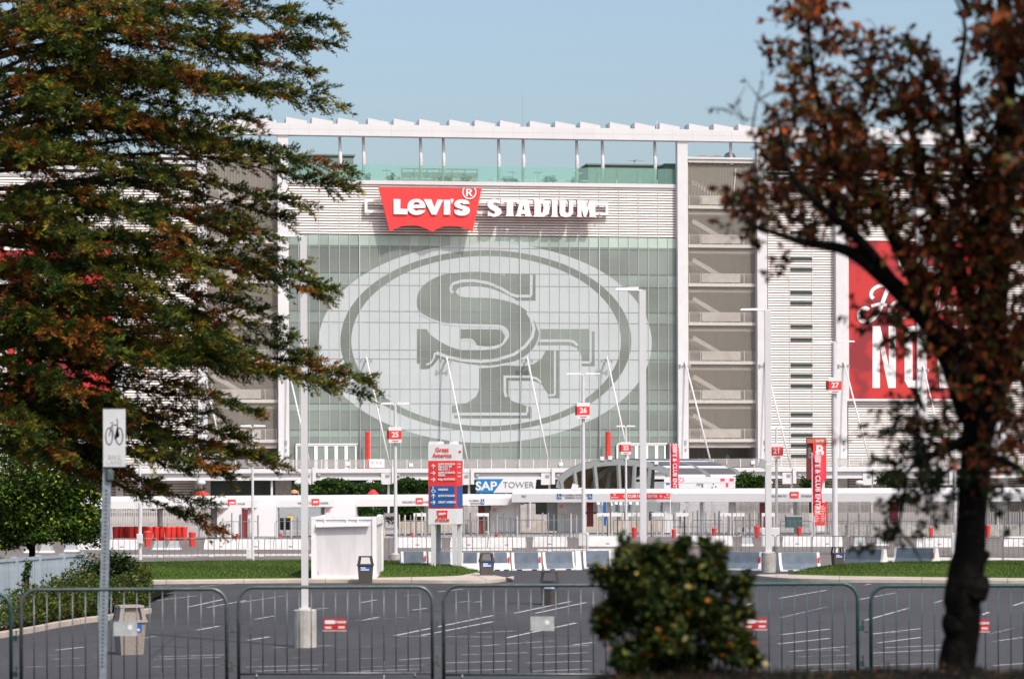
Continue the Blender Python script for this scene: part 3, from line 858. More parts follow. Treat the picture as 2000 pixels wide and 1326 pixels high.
MB().lathe([(.1, 0), (.75, .05), (.8, .35), (.55, .75), (.15, .95)], 16, (x, 2, zt+.25)).tube([(x, 2, zt+1), (x, 2, zt+2.4)], .05, 6).build('roof_dome', STEEL, st, smooth=True)
MB().prism([(LX(1350), zt+.25), (LX(1400), zt+.25), (LX(1375), zt+.6)], .5, 4).prism([(LX(1384), zt+.25), (LX(1425), zt+.25), (LX(1402), zt+.65)], .5, 4).build('roof_tent', WHITE2, st)
MB().box(LX(1366, -1.5, 370), LX(1408, -1.5, 370), 1.5, 2.4, LZ(380, -1.5), LZ(373, -1.5)).build('roof_crate', STAIRR, st)
MB().tube([(LX(1438, 0, 330), .2, LZ(322)), (LX(1433, 0, 380), .2, LZ(382))], .05, 6).build('hanging_cable', SLAT, st)
stair_bay(405, 544)

# --- terrace deck with railings, stays and brackets
DK = 7.0
zd1, zd0 = LZ(914, DK), LZ(922.5, DK)
xd0, xd1 = LX(-200, DK), LX(2150, DK)
MB().box(xd0, xd1, -DK, .0, zd0, zd1).build('deck_slab', WHITE2, st)
MB().box(xd0, xd1, -DK+.35, -DK+.55, LZ(931, DK), zd0).build('deck_web', mat('deck_web_grey', (.42, .43, .43), .7, var=.08), st)
MB().box(xd0, xd1, -DK+.1, -DK+.8, LZ(936.5, DK), LZ(931, DK)).build('deck_flange', WHITE2, st)
zrl = LZ(896.5, DK)
MB().box(xd0, xd1, -DK+.1, -DK+.16, zrl-.06, zrl).box(xd0, xd1, -DK+.11, -DK+.15, zd1+.12, zd1+.16).build('top_rail', STEEL, st)
rme = MB().box(-.035, .035, -DK+.08, -DK+.18, zd1, zrl).mesh('rail_post', LAMPW)
x = xd0
while x < xd1:
    link('rail_post', rme, st, (x, 0, 0)); x += 1.75
NET = scrim('rail_netting', (.45, .42, .40), .38)
MB().box(xd0, xd1, -DK+.12, -DK+.125, zd1+.1, zrl-.05).build('rail_netting', NET, st)
# stays: from the columns and mullions down to the deck edge
for (tx, ty, bx, by) in ((715.5, 697, 762, 913), (872, 697, 916, 914), (1029.5, 697, 1074, 914), (1185.5, 697, 1232, 914), (1338, 706, 1391, 913),
                         (1494, 706, 1545, 913), (1648, 706, 1702, 915), (1803, 714, 1850, 915), (560, 706, 607, 913), (403, 745, 428, 860)):
    xt, z_t = L(tx, ty, 1.15); xb_, z_b = L(bx, by, DK-.3)
    o = MB().tube([(xt, -1.15, z_t), (xb_, -DK+.3, z_b)], .115, 8).build('stay_rod', WHITE, st, smooth=True)
    MB().tube([(xt, -.2, z_t-.35), (xt, -1.25, z_t-.35)], .13, 8).box(xt-.75, xt+.75, -1.12, -1.0, z_t-.62, z_t-.5).tube([(xt-.65, -1.05, z_t-.75), (xt-.65, -1.05, z_t-.35)], .14, 8).tube([(xt+.65, -1.05, z_t-.75), (xt+.65, -1.05, z_t-.35)], .14, 8).build('stay_bracket', STEEL, st)
    xk, zk = L(bx+6.5, by, DK+.1)
    MB().box(xk-.22, xk+.22, -DK-.2, -DK+.3, zk-2.0, zk-.0).box(xk-1.5, xk-.25, -DK+.05, -DK+.32, zk-2.05, zk-.6).build('stay_anchor', WHITE2, st)
    MB().box(xk-.9, xk-.45, -DK-.15, -DK+.02, zk-1.0, zk-.75).box(xk+.4, xk+.8, -DK-.15, -DK+.3, zk-1.0, zk-.75).build('flood_lamp', STEEL, st)
# deck columns down to the plaza
for px in (530, 758, 915, 1072, 1231, 1391, 1545, 1702):
    x = LX(px, DK-.8)
    MB().box(x-.13, x+.13, -DK+.7, -DK+.95, 0, zd0).build('deck_column', WHITE, st)
for px in (552, 1334, 1489, 394):
    x = LX(px, .9)
    MB().box(x-1.0, x+1.0, -1.6, .3, 0, zd0).build('column_pier', CONC, st)
# dark ground-storey glazing under the deck
MB().box(XL, XR, -.05, .3, 0, zd0).build('ground_storey_glass', DKGL, st)
MB().box(LX(1345), LX(1479), -.05, .3, 0, zd0).build('ground_storey_wall', GREYW, st)
MB().box(LX(405), LX(544), -.05, .3, 0, zd0).build('ground_storey_wall', DKGL, st)
# door sets on the deck
def doors(xs_, y0, y1):
    for a, b in zip(xs_[:-1], xs_[1:]):
        x0, x1 = LX(a, .3, 890), LX(b, .3, 890); zt_ = LZ(y0, .3)
        mb = MB().box(x0, x0+.2, -.38, -.2, zd1, zt_).box(x1-.2, x1, -.38, -.2, zd1, zt_).box(x0+.2, x1-.2, -.38, -.2, zt_-.22, zt_)
        o = mb.build('door_frame', LAMPW, st)
        MB().box(x0+.2, x1-.2, -.30, -.25, zd1, zt_-.22).build('door_pane', GLASS, o)
doors([577.5, 597, 617, 637, 656.5, 676, 696.5], 867.5, 913)
doors([1204, 1223.5, 1243, 1262.5, 1282, 1300], 867.5, 913)
MB().box(LX(577), LX(697), -.5, -.2, LZ(867.5, .4), LZ(865.5, .4)).build('door_head', LAMPW, st)
MB().box(LX(1204), LX(1301), -.5, -.2, LZ(867.5, .4), LZ(865.5, .4)).build('door_head', LAMPW, st)
for px in (1301, 1310):
    MB().box(LX(1301), LX(1310), -.33, -.2, zd1, LZ(867, .3)).build('open_doorway', DARK, st) if px == 1301 else None

# --- emblem on the curtain wall (film on the glass, as printed)
emb = thing('glass_emblem', 'huge pale oval emblem with interlocked letters on the glass front', 'emblem', FO, TH)
def Z8(p): return 780+p[0]/4.2786, 520+p[1]/4.2786
def LP(pts, d): return [L(x, y, d) for x, y in pts]
def flat(name, polys, d, m, parent):
    me = shape(name, [LP(p, d) for p in polys], m, 0.0)
    return link(name, me, parent, (0, -d, 0))
flat('oval_film', [ell(947.5, 670, 325.5, 195, 128)], .050, FILM, emb)
flat('oval_ring', [ell(949, 665.5, 284, 176.5, 128), ell(949.5, 666, 263.5, 166, 128)], .065, FILMD, emb)
S8 = [(147,290),(170,200),(250,125),(385,68),(640,47),(830,65),(880,78),(905,60),(1138,68),(1138,288),(985,288),(960,270),(860,222),(760,184),(650,166),(560,168),(490,185),(468,215),(500,250),(600,262),(750,266),(850,280),(960,310),(1050,362),(1115,435),(1152,520),(1165,570),(1140,650),(1080,725),(980,785),(850,815),(740,828),(600,818),(470,795),(330,770),(290,820),(240,858),(170,860),(170,815),(147,812),(147,525),(228,525),(250,560),(330,622),(450,682),(560,702),(740,697),(840,677),(905,610),(918,560),(890,512),(830,488),(640,482),(480,475),(350,462),(250,428),(165,375)]
def soft(poly, k=4):
    """round the curved runs, keep the square corners"""
    n = len(poly); out = []
    for i in range(n):
        p0, p1, p2, p3 = poly[i-1], poly[i], poly[(i+1) % n], poly[(i+2) % n]
        def ang(a, b, c):
            v = (b[0]-a[0], b[1]-a[1]); w_ = (c[0]-b[0], c[1]-b[1])
            return abs(math.atan2(v[0]*w_[1]-v[1]*w_[0], v[0]*w_[0]+v[1]*w_[1]))
        out.append(p1)
        if ang(p0, p1, p2) < 0.9 and ang(p1, p2, p3) < 0.9:
            for j in range(1, k):
                t = j/k
                out.append(tuple(0.5*((2*b)+(-a+c)*t+(2*a-5*b+4*c-d)*t*t+(-a+3*b-3*c+d)*t**3) for a,b,c,d in zip(p0,p1,p2,p3)))
    return out
F8 = [(668,852),(780,846),(880,828),(1040,835),(1120,818),(1190,770),(1225,702),(1335,705),(1335,1102),(1245,1100),(1240,1060),(1225,1040),(1190,988),(1130,957),(912,955),(912,1085),(940,1125),(1055,1165),(1105,1175),(1105,1270),(460,1270),(460,1225),(440,1225),(440,1165),(560,1145),(640,1090),(668,1030)]
T8 = [(1178,525),(1585,525),(1585,545),(1632,545),(1632,835),(1525,835),(1525,770),(1515,730),(1480,680),(1420,660),(1152,660),(1172,600)]
B8 = [(505,527),(800,527),(860,545),(885,585),(865,635),(800,662),(720,668),(650,660),(635,635),(600,605),(505,605)]
for nm, pl in (('letter_s', soft(S8)), ('letter_f_stem', F8), ('letter_f_bar', T8), ('letter_detail', soft(B8))):
    flat(nm, [[Z8(p) for p in pl]], .065, FILMD, emb)
for pts, wd in (([(450,222),(430,205),(428,180),(450,145),(520,124),(620,120),(740,140),(850,185),(930,235),(980,250),(1095,250),(1100,240),(1104,72)], 24),
                ([(165,388),(250,440),(350,478),(480,492),(640,500),(820,502),(880,530),(902,572)], 15),
                ([(308,722),(400,757),(520,783),(680,796),(820,780),(960,735),(1050,670),(1110,590),(1125,520),(1105,440),(1070,385)], 26),
                ([(225,822),(262,808),(288,770),(298,722)], 15),
                ([(1168,622),(1420,622),(1458,632),(1490,662)], 22), ([(1597,540),(1597,795),(1592,803),(1525,803)], 20),
                ([(893,1092),(882,1052),(881,912)], 22), ([(893,922),(1090,922),(1148,938),(1185,972)], 20), ([(1300,707),(1300,1068),(1295,1075),(1245,1077)], 18),
                ([(462,1234),(1068,1234)], 24), ([(1069,1170),(1069,1222)], 18), ([(520,612),(590,612),(615,622),(635,650)], 16)):
    flat('inline_stripe', [[Z8(p) for p in stroke(pts, wd)]], .080, FILM, emb)

# --- roof-line sign
sg = thing('stadium_sign', 'red batwing plate and raised white block letters on the louvre band', 'sign', FO, TH)
DS = 2.1
def Z6(p): return 700+p[0]/6.63, 350+p[1]/6.63
def Z7(p): return 960+p[0]/6.63, 350+p[1]/6.63
def raised(name, polys, conv, d, thick, m, parent=sg):
    me = shape(name, [[L(*conv(q), d) for q in p] for p in polys], m, thick)
    return link(name, me, parent, (0, -d+thick/2, 0))
bat = [(265,102),(1597,120),(1478,682),(1410,643),(1300,612),(1200,603),(1100,615),(1020,645),(950,682),(870,635),(780,605),(690,595),(590,603),(490,635),(405,682)]
raised('batwing_plate', [bat], Z6, DS, .45, RED)
DL = DS+.22
for nm, pls in (('letter_l', [[(457,258),(545,262),(543,385),(640,388),(636,458),(457,455)]]),
                ('letter_e', [smooth([(868,375),(866,335),(840,290),(790,262),(740,258),(690,270),(650,305),(635,360),(650,415),(690,450),(750,466),(810,456),(850,430),(868,402)],3)+[(780,400),(760,412),(735,405),(714,388),(712,378)], smooth([(712,332),(725,308),(755,299),(785,309),(797,332)],3)]),
                ('letter_v', [[(845,260),(945,262),(985,370),(1025,265),(1098,268),(1010,462),(950,460)]]),
                ('letter_i', [[(1108,268),(1190,270),(1190,462),(1105,462)]]),
                ('apostrophe', [[(1195,255),(1232,258),(1230,285),(1210,318),(1196,315),(1207,290),(1195,288)]]),
                ('letter_s', [smooth([(1440,322),(1425,285),(1370,266),(1320,265),(1270,280),(1243,315),(1250,350),(1290,375),(1345,393),(1352,408),(1325,414)],3)+[(1312,400),(1240,400)]+smooth([(1250,445),(1290,468),(1345,474),(1400,465),(1440,430),(1442,390),(1415,360),(1350,340),(1318,328),(1325,312),(1350,313)],3)+[(1362,326)]])):
    raised(nm, pls, Z6, DL, .2, LETW)
a0, a1 = -math.asin(48/92.0), math.pi+math.asin(48/92.0)
arc = ell(1437, 168, 92, 94, 28, a0, a1); arci = ell(1437, 168, 76, 78, 28, a0*1.0-.13, a1+.13)
raised('registered_ring', [arc+arci[::-1]], Z6, DL-.1, .1, LETW)
raised('registered_letter', [[(1395,128),(1445,128),(1468,140),(1470,160),(1450,178),(1478,222),(1452,222),(1428,184),(1418,184),(1418,222),(1395,222)],[(1418,143),(1440,143),(1446,152),(1440,167),(1418,167)]], Z6, DL-.1, .1, LETW)
ST = {'s': [smooth([(1838,258),(1838,325)],1)+[(1800,312),(1765,304),(1742,312),(1745,332),(1800,356),(1850,395),(1858,438),(1820,475),(1760,492),(1700,475),(1675,482),(1675,415),(1720,440),(1758,452),(1772,440),(1758,415),(1700,385),(1670,345),(1672,300),(1700,265),(1760,256),(1810,268)]],
      't': [[(125,258),(375,262),(368,325),(330,322),(318,300),(282,300),(280,455),(297,482),(178,480),(195,455),(195,300),(160,300),(150,325),(118,322)]],
      'a': [[(372,262),(470,264),(510,455),(532,485),(430,485),(440,452),(385,452),(380,485),(303,482),(325,455)],[(412,335),(427,398),(396,398)]],
      'd': [[(538,262),(680,266),(735,300),(757,375),(738,455),(670,490),(533,488),(555,460),(555,290)],[(640,315),(665,330),(674,375),(662,430),(640,442)]],
      'i': [[(770,266),(867,268),(852,295),(852,462),(867,492),(766,490),(783,462),(783,295)]],
      'u': [[(868,268),(972,270),(957,295),(957,420),(975,445),(1000,430),(1005,295),(990,272),(1072,274),(1060,295),(1057,440),(1022,485),(960,495),(900,482),(880,440),(880,295)]],
      'm': [[(1105,272),(1205,274),(1240,370),(1265,276),(1358,278),(1345,300),(1345,465),(1358,492),(1262,492),(1270,465),(1262,385),(1225,490),(1195,490),(1165,385),(1165,465),(1177,492),(1100,490),(1112,465),(1112,300)]]}
for k, pls in ST.items():
    cv = Z6 if k == 's' else Z7
    b_ = raised('letter_'+k, pls, cv, DS-.05, .75, mat('letter_return_red', (.50, .03, .035), .5))
    me = shape('letter_face', [[L(*cv(q), DS) for q in p] for p in pls], LETW, .05)
    link('letter_face', me, b_, (0, -.375-.03-0.0+.0, 0))
fr = MB()
xa_, za = L(714.5, 389, .75); xb_, zb_ = L(1186, 421, .75)
_, zc = L(714.5, 395.5, .75); _, zd_ = L(1186, 414, .75)
_, zrt = L(1186, 396.5, .75); _, zlb = L(714.5, 416, .75)
fr.add([(xa_,-.75,za-.35),(xb_,-.75,zrt-.35),(xb_,-.75,zrt),(xa_,-.75,za),(xa_,-.45,za-.35),(xb_,-.45,zrt-.35),(xb_,-.45,zrt),(xa_,-.45,za)], [(0,1,2,3),(3,2,6,7),(1,0,4,5),(5,4,7,6)])
fr.add([(xa_,-.75,zlb),(xb_,-.75,zb_),(xb_,-.75,zb_+.35),(xa_,-.75,zlb+.35),(xa_,-.45,zlb),(xb_,-.45,zb_),(xb_,-.45,zb_+.35),(xa_,-.45,zlb+.35)], [(0,1,2,3),(3,2,6,7),(1,0,4,5),(5,4,7,6)])
fr.box(xa_-.15, xa_+.2, -.76, -.44, zlb, za).box(xb_-.2, xb_+.15, -.76, -.44, zb_, zrt)
for x in np.linspace(xa_+1, xb_-1, 12): fr.box(x-.06, x+.06, -1.2, .1, zb_+.12, zb_+.24).box(x-.06, x+.06, -.6, .1, zrt-.3, zrt-.18)
fr.build('sign_frame', LETW, sg)

# --- banners on the wings
def bannermat():
    m = bpy.data.materials.new('banner_red'); m.use_nodes = True
    nt = m.node_tree; b = nt.nodes['Principled BSDF']; b.inputs['Roughness'].default_value = .6
    tc = nt.nodes.new('ShaderNodeTexCoord'); n = nt.nodes.new('ShaderNodeTexNoise')
    n.inputs['Scale'].default_value = .16; n.inputs['Detail'].default_value = 3
    mp = nt.nodes.new('ShaderNodeMapping'); mp.inputs['Rotation'].default_value = (0, .5, 0)
    nt.links.new(tc.outputs['Object'], mp.inputs[0]); nt.links.new(mp.outputs[0], n.inputs['Vector'])
    rp = nt.nodes.new('ShaderNodeValToRGB'); e = rp.color_ramp.elements
    e[0].position = .44; e[0].color = (.22, .012, .018, 1); e[1].position = .52; e[1].color = (.46, .020, .020, 1)
    nt.links.new(n.outputs['Fac'], rp.inputs[0]); nt.links.new(rp.outputs[0], b.inputs['Base Color'])
    return m
BANNER = bannermat()
def banner(label, px0, px1, py0, py1):
    bn = thing('wall_banner', label, 'banner', FO, TH, 'red wall banners')
    d = .55
    x0, z1 = L(px0, py0, d); x1, z0 = L(px1, py1, d)
    MB().box(x0, x1, -d, -.3, z0, z1).build('banner_sheet', BANNER, bn)
    MB().box(x0-.3, x0, -d-.1, -.2, z0-.3, z1+.3).box(x1, x1+.3, -d-.1, -.2, z0-.3, z1+.3).box(x0, x1, -d-.1, -.2, z1, z1+.3).box(x0, x1, -d-.1, -.2, z0-.3, z0).build('banner_frame', WHITE, bn)
    return bn, d
bn, d = banner('red banner with white script and block letters, behind the red-leaved tree', 1657, 1932, 470, 779)
def Zb(p): return 1640+p[0]/3.7886, 450+p[1]/3.7886
def bl(name, polys, parent=bn, d=d): 
    me = shape(name, [[L(*Zb(q), d+.02) for q in p] for p in polys], LETW, .02)
    return link(name, me, parent, (0, -d-.012, 0))
bl('letter_n', [[(243,708),(300,708),(365,1010),(362,708),(417,708),(415,1165),(360,1165),(298,860),(298,1165),(243,1165)]])
bl('letter_o', [[(480,760),(500,715),(550,706),(605,712),(635,760),(645,1100),(620,1155),(560,1168),(505,1160),(480,1110)],[(538,765),(590,765),(592,1105),(540,1110)]])
bl('letter_w', [[(700,708),(765,708),(790,1000),(815,708),(875,708),(905,1000),(925,708),(985,708),(955,1165),(870,1165),(845,900),(820,1165),(740,1165)]])
for pts, wd in (([(250,505),(232,480),(245,440),(290,412),(360,405),(430,420),(480,410)], 26), ([(360,420),(330,500),(290,600),(240,660),(180,675),(145,650),(150,600),(190,575),(215,590)], 30),
                ([(235,560),(300,545),(350,555)], 22), ([(455,540),(410,535),(370,580),(375,630),(420,620),(455,550),(445,620),(470,645),(520,610)], 26),
                ([(560,500),(530,590),(540,640),(600,610),(660,420),(640,600),(700,630)], 24), ([(700,620),(760,400),(730,600),(800,560),(830,620)], 24),
                ([(850,560),(860,610),(930,600),(1060,400),(980,600)], 26), ([(440,190),(480,280),(600,300),(690,285),(750,330)], 40)):
    bl('script_stroke', [stroke(smooth(pts, 3), wd)])
bn2, d2 = banner('red banner mostly hidden behind the big conifer', -60, 221, 466, 778)
for (x0, y0, x1, y1) in ((8, 476, 78, 489), (10, 508, 62, 518), (0, 628, 14, 760), (30, 640, 46, 745), (62, 645, 80, 658), (125, 650, 150, 675), (65, 555, 90, 570), (178, 560, 190, 575), (0, 542, 20, 556)):
    a_ = L(x0, y0, d2+.02); b_ = L(x1, y1, d2+.02)
    MB().box(a_[0], b_[0], -d2-.02, -d2-.005, b_[1], a_[1]).build('letter_fragment', LETW, bn2)

# red blade signs standing on the deck in front of the glass
for px, y0, lab in ((718.5, 843, 'tall thin red blade sign beside the left door set on the deck'), (1188, 843, 'tall thin red blade sign beside the right door set on the deck')):
    x, z1 = L(px, y0, 1.6)
    t = thing('blade_sign', lab, 'sign', FO+FU*x+FN*1.6+Vector((0,0,zd1)), TH, 'red blade signs on the deck')
    MB().box(-.27, .27, -.12, .12, 0, z1-zd1).build('sign_panel', RED2, t)
    MB().box(-.33, -.27, -.14, .14, 0, z1-zd1+.05).build('side_rail', DKRED, t)
x, z = L(734, 903, DK-1)
t = thing('notice_board', 'small white board hung on the deck railing beside the left blade sign', 'board', FO+FU*x+FN*(DK+.02)+Vector((0,0,zd1+.1)), TH)
MB().box(-.95, .95, -.05, .0, 0, 1.05).build('panel', LETW, t)
for k in (-.5, .05, .5): MB().box(k-.16, k+.16, -.058, -.05, .45, .75).build('print', mat('faded_pink', (.7,.42,.42), .7), t)
# small white camera discs on the railing
for px, y in ((679, 905), (803, 907.5), (1096, 906), (1471, 902.5), (1397, 906)):
    x, z = L(px, y, DK+.1)
    t = thing('rail_placard', f'small white placard fixed to the deck railing', 'placard', FO+FU*x+FN*(DK+.03)+Vector((0,0,z)), TH, 'white placards along the deck railing')
    MB().box(-.24, .24, -.05, .0, -.24, .2).build('plate', LETW, t)

# ================================================================== GATE LINE
def W(px0, px1, py0, py1, Y):
    c = P((px0+px1)/2, (py0+py1)/2, Y); s = Y/FPX
    return c.x-(px1-px0)/2*s, c.x+(px1-px0)/2*s, c.z-(py1-py0)/2*s, c.z+(py1-py0)/2*s
def at(name, label, cat, px0, px1, py0, py1, Y, group=None, ground=None):
    """a thing at depth Y; returns it with local extents (x0,x1,z0,z1)"""
    x0, x1, z0, z1 = W(px0, px1, py0, py1, Y)
    g = z0 if ground is None else ground
    t = thing(name, label, cat, ((x0+x1)/2, Y, g), 0, group)
    h = (x1-x0)/2
    return t, -h, h, z0-g, z1-g

# long entrance canopies (two runs)
def canopy(label, pa, pb, Ya, Yb, ytop_a, ytop_b, hup, hfas, deep=5.0):
    A = P(pa, ytop_a, Ya); B = P(pb, ytop_b, Yb); zt = (A.z+B.z)/2
    d = Vector((B.x-A.x, B.y-A.y, 0)); ln = d.length; rz = math.atan2(d.y, d.x)
    t = thing('gate_canopy', label, 'canopy', (A.x, A.y, 0), rz, 'entrance canopies')
    zf = zt-hup
    MB().add([(0,0,zf+.002),(ln,0,zf+.002),(ln,1.0,zt),(0,1.0,zt),(ln,deep,zt),(0,deep,zt),(0,deep,zf),(ln,deep,zf)],
             [(0,1,2,3),(3,2,4,5),(5,4,7,6),(0,3,5,6),(1,7,4,2)]).build('roof_sheet', mat('canopy_roof', (.60,.585,.575), .6, var=.08), t)
    MB().box(0, ln, -.12, .25, zf-hfas, zf).build('fascia', WHITE2, t)
    MB().box(0, ln, .25, deep, zf-.25, zf-.12).build('soffit', mat('soffit_grey', (.35,.34,.33), .8), t)
    n = int(ln/7)
    for k in range(n+1):
        MB().box(k*ln/n-.12, k*ln/n+.12, 1.8, 2.1, 0, zf-.25).build('canopy_post', WHITE, t)
    return t, zf, hfas
cl, zfl, hfl = canopy('long white entrance canopy left of the sponsor board', 150, 1022, 193, 219, 970.5, 964.2, .34, .50)
cr, zfr, hfr = canopy('long white entrance canopy running behind the lamp posts on the right', 1000, 2120, 217, 207, 954.2, 952.5, .38, .62)
def on_canopy(name, me, px, py, Y, parent, dy=-.14):
    p = P(px, py, Y); inv = Matrix.Rotation(-parent.rotation_euler.z, 4, 'Z') @ Matrix.Translation(-parent.location)
    q = inv @ p
    return link(name, me, parent, (q.x, dy, q.z))
def fade(c, px):
    return {'l': 193+26*(px-150)/872, 'r': 217-10*(px-1000)/1120}[c]
bw_me = batwing('small_batwing', .72, RED, .02)
bt_me = text('welcome_text', "LEVI'S", .17, LETW, .012, .01)
tx1 = text('welcome_text', 'WELCOME TO', .20, LETG, .004, .01); tx2 = text('welcome_text', 'STADIUM', .20, LETG, .004, .01)
for c, px, py, par in (('l', 441, 983.5, cl), ('l', 603, 982, cl), ('l', 808.5, 980, cl), ('r', 1552, 968, cr), ('r', 1890, 968, cr)):
    Y = fade(c, px)
    b = on_canopy('batwing_mark', bw_me, px, py, Y, par)
    link('mark_text', bt_me, b, (0, -.02, .07))
    on_canopy('fascia_text', tx1, px-33, py+.5, Y, par); on_canopy('fascia_text', tx2, px+26, py+.5, Y, par)
acc_me = MB().box(-.17, .17, -.015, .015, -.20, .20).mesh('access_plate', BLUE)
def wheel_me(s=1.0):
    mb = []
    mb.append(ell(-.02*s, .115*s, .03*s, .03*s, 10))
    mb.append(stroke([(-.02*s,.075*s),(-.015*s,-.01*s),(.06*s,-.012*s),(.09*s,-.10*s),(.125*s,-.09*s)], .032*s))
    me = shape('access_symbol', mb, LETW, .008)
    mb2 = stroke(ell(-.005*s, -.055*s, .075*s, .075*s, 14, R(120), R(330)), .026*s)
    me2 = shape('access_wheel', [mb2], LETW, .008)
    return me, me2
wm1, wm2 = wheel_me(1.05)
for c, px, py, par in (('l', 936, 979.5, cl), ('r', 1093, 969, cr), ('r', 1153.5, 969, cr)):
    b = on_canopy('access_plate', acc_me, px, py, fade(c, px), par)
    link('access_symbol', wm1, b, (0, -.022, .02)); link('access_symbol', wm2, b, (0, -.022, .02))
t1 = text('fascia_text', 'ACCESSIBLE', .19, LETG, .002, .01); t2 = text('fascia_text', 'ENTRANCE', .19, LETG, .002, .01)
on_canopy('fascia_text', t1, 918, 977.5, 216, cl); on_canopy('fascia_text', t2, 922, 983, 216, cl)
t1 = text('fascia_text', 'ACCESSIBLE ENTRANCE', .19, LETG, .002, .01); t2 = text('fascia_text', 'MEMBERS ACCESS', .19, LETG, .002, .01)
on_canopy('fascia_text', t1, 1124, 966.5, 216, cr); on_canopy('fascia_text', t2, 1124, 971.8, 216, cr)
on_canopy('fascia_text', text('fascia_text', 'N1', .30, LETG, .004, .01), 1026, 969, 217, cr)
on_canopy('fascia_text', text('fascia_text', 'S2', .30, LETG, .004, .01), 1012, 979.5, 219, cl, dy=-.15)
# red directional strip on the right canopy
t, x0, x1, z0, z1 = at('gate_sign', 'long red strip sign with white arrows on the right canopy', 'sign', 1191, 1312, 963, 974.5, 214.6)
t.rotation_euler.z = cr.rotation_euler.z
MB().box(x0, x1, -.06, .06, z0, z1).build('sign_panel', RED, t)
for s_, dx, sz in (('CLUB / SUITE GATES', 0.15, .30), ('TO', -2.0, .13), ('TO', 2.05, .13)):
    link('lettering', text('lettering', s_, sz, LETW, .012, .01, sx=.82), t, (dx, -.07, (z0+z1)/2+(0 if sz > .2 else .1)))
for dx in (-2.0, 2.05): link('lettering', text('lettering', 'SECTIONS', .12, LETW, .004, .01), t, (dx, -.07, (z0+z1)/2-.09))
def arrow_me(s, ang, m=LETW):
    pts = [(0, -.5), (0, .1)]
    a = [(-.07,-.5),(.07,-.5),(.07,.12),(.30,-.10),(.40,.0),(0,.42),(-.40,.0),(-.30,-.10),(-.07,.12)]
    ca, sa = math.cos(ang), math.sin(ang)
    return shape('arrow', [[((x*ca-y*sa)*s, (x*sa+y*ca)*s) for x, y in a]], m, .01)
am = arrow_me(.26, math.pi)
for dx in (-1.25, 1.55): link('arrow', am, t, (dx, -.07, (z0+z1)/2))

# ---- ticket booths, piers, posts and picket screens under the canopies
def booth(label, px0, px1, py0, Y, side=None, deep=3.0):
    t, x0, x1, z0, z1 = at('ticket_booth', label, 'booth', px0, px1, py0, 1040, Y, 'white booths under the canopies', 0.0)
    MB().box(x0, x1, 0, deep, 0, z1).build('walls', mat('booth_white', (.72,.71,.72), .6, var=.03), t)
    MB().box(x0+.12, x0+.42, -.012, 0, z1-.62, z1-.36).build('round_notice', mat('notice_pink', (.75,.35,.38), .6), t)
    MB().box(x0, x1, -.05, 0, 0, .18).build('plinth', STEEL, t)
    if side: MB().box(x0-side*Y/FPX, x0, .4, deep-.3, .2, z1-.15).build('side_window', GREYW, t)
    return t
booth('white booth with grey side window beside the left picket screen', 424, 470, 986, 201, 14)
booth('white booth between the dark red post and the open gate bay', 484, 539, 986, 202.6)
booth('white booth just behind the top of the container', 634, 694, 984, 207, 8)
booth('white booth under the left canopy next to the accessible sign', 959, 1016, 983, 219, 12)
booth('white booth behind the dark fence frames under the right canopy', 1089, 1139, 976, 219, 20)
def panel(name, label, cat, px0, px1, py0, py1, Y, m, thick=.3, group=None, ground=0.0):
    t, x0, x1, z0, z1 = at(name, label, cat, px0, px1, py0, py1, Y, group, ground)
    MB().box(x0, x1, 0, thick, max(0, z0), z1).build('panel', m, t)
    MB().box(x0-.02, x1+.02, -.03, thick+.03, z1-.08, z1+.04).build('cap', STEEL, t)
    return t
for a, b, y0, y1, Y, lab in ((470.5, 483, 992, 1050, 202, 'dark red post between the two booths on the left'), (935, 947, 985, 1045, 217.5, 'dark red post under the left accessible sign'),
                      (1146, 1159, 975, 1028, 217, 'tall dark red panel right of the booth beneath the accessible plate'), (1484, 1497, 980, 1030, 213, 'dark red post behind the tall lamp post'), (1739, 1754, 978, 1032, 211, 'dark red post at the end of the right picket screen')):
    panel('gate_post', lab, 'post', a, b, y0, y1, Y, DKRED, .35, 'dark red gate posts')
for a, b, lab in ((1298, 1314, 'broad white pier beneath the red strip sign'), (1424, 1436, 'narrow white pier right of the white gate')):
    panel('canopy_pier', lab, 'pier', a, b, 976, 1040, 214.5, WHITE, .6)
def pickets(label, px0, px1, py0, py1, Ya, Yb, m, n, zg=0.0, name='picket_screen'):
    A = P(px0, (py0+py1)/2, Ya); B = P(px1, (py0+py1)/2, Yb)
    h = (py1-py0)*(Ya+Yb)/2/FPX; zb = (A.z+B.z)/2-h/2
    d = Vector((B.x-A.x, B.y-A.y, 0)); ln = d.length
    t = thing(name, label, 'fence', (A.x, A.y, 0), math.atan2(d.y, d.x), 'picket screens under the canopies')
    pm = MB().box(-ln/n*.30, ln/n*.30, -.02, .02, zb, zb+h).mesh('picket', m)
    for k in range(n): link('picket', pm, t, (ln*(k+.5)/n, 0, random.uniform(-.02, .02)))
    MB().box(0, ln, .02, .07, zb+.12, zb+.22).box(0, ln, .02, .07, zb+h-.25, zb+h-.15).build('rail', m, t)
    for k in range(int(ln/2.5)+1): MB().box(k*2.5-.04, k*2.5+.04, .02, .1, 0, zb+h).build('fence_post', STEEL, t)
    return t
pickets('grey picket screen behind the row of red bins', 200, 412, 993.5, 1027, 205, 209, PICKET, 62)
pickets('grey picket screen between the pylon sign and dark red post', 906, 934, 988, 1046, 224, 225, PICKET, 14)
pickets('short picket screen between the two white booths', 1017, 1046, 983, 1030, 226, 227, PICKET, 14)
pickets('white picket gate between the two white piers', 1328, 1424, 981, 1021, 222, 221, LETW, 40)
pickets('grey picket screen with greenery, left of the tall lamp post', 1437, 1484, 980, 1030, 222, 221, PICKET, 20)
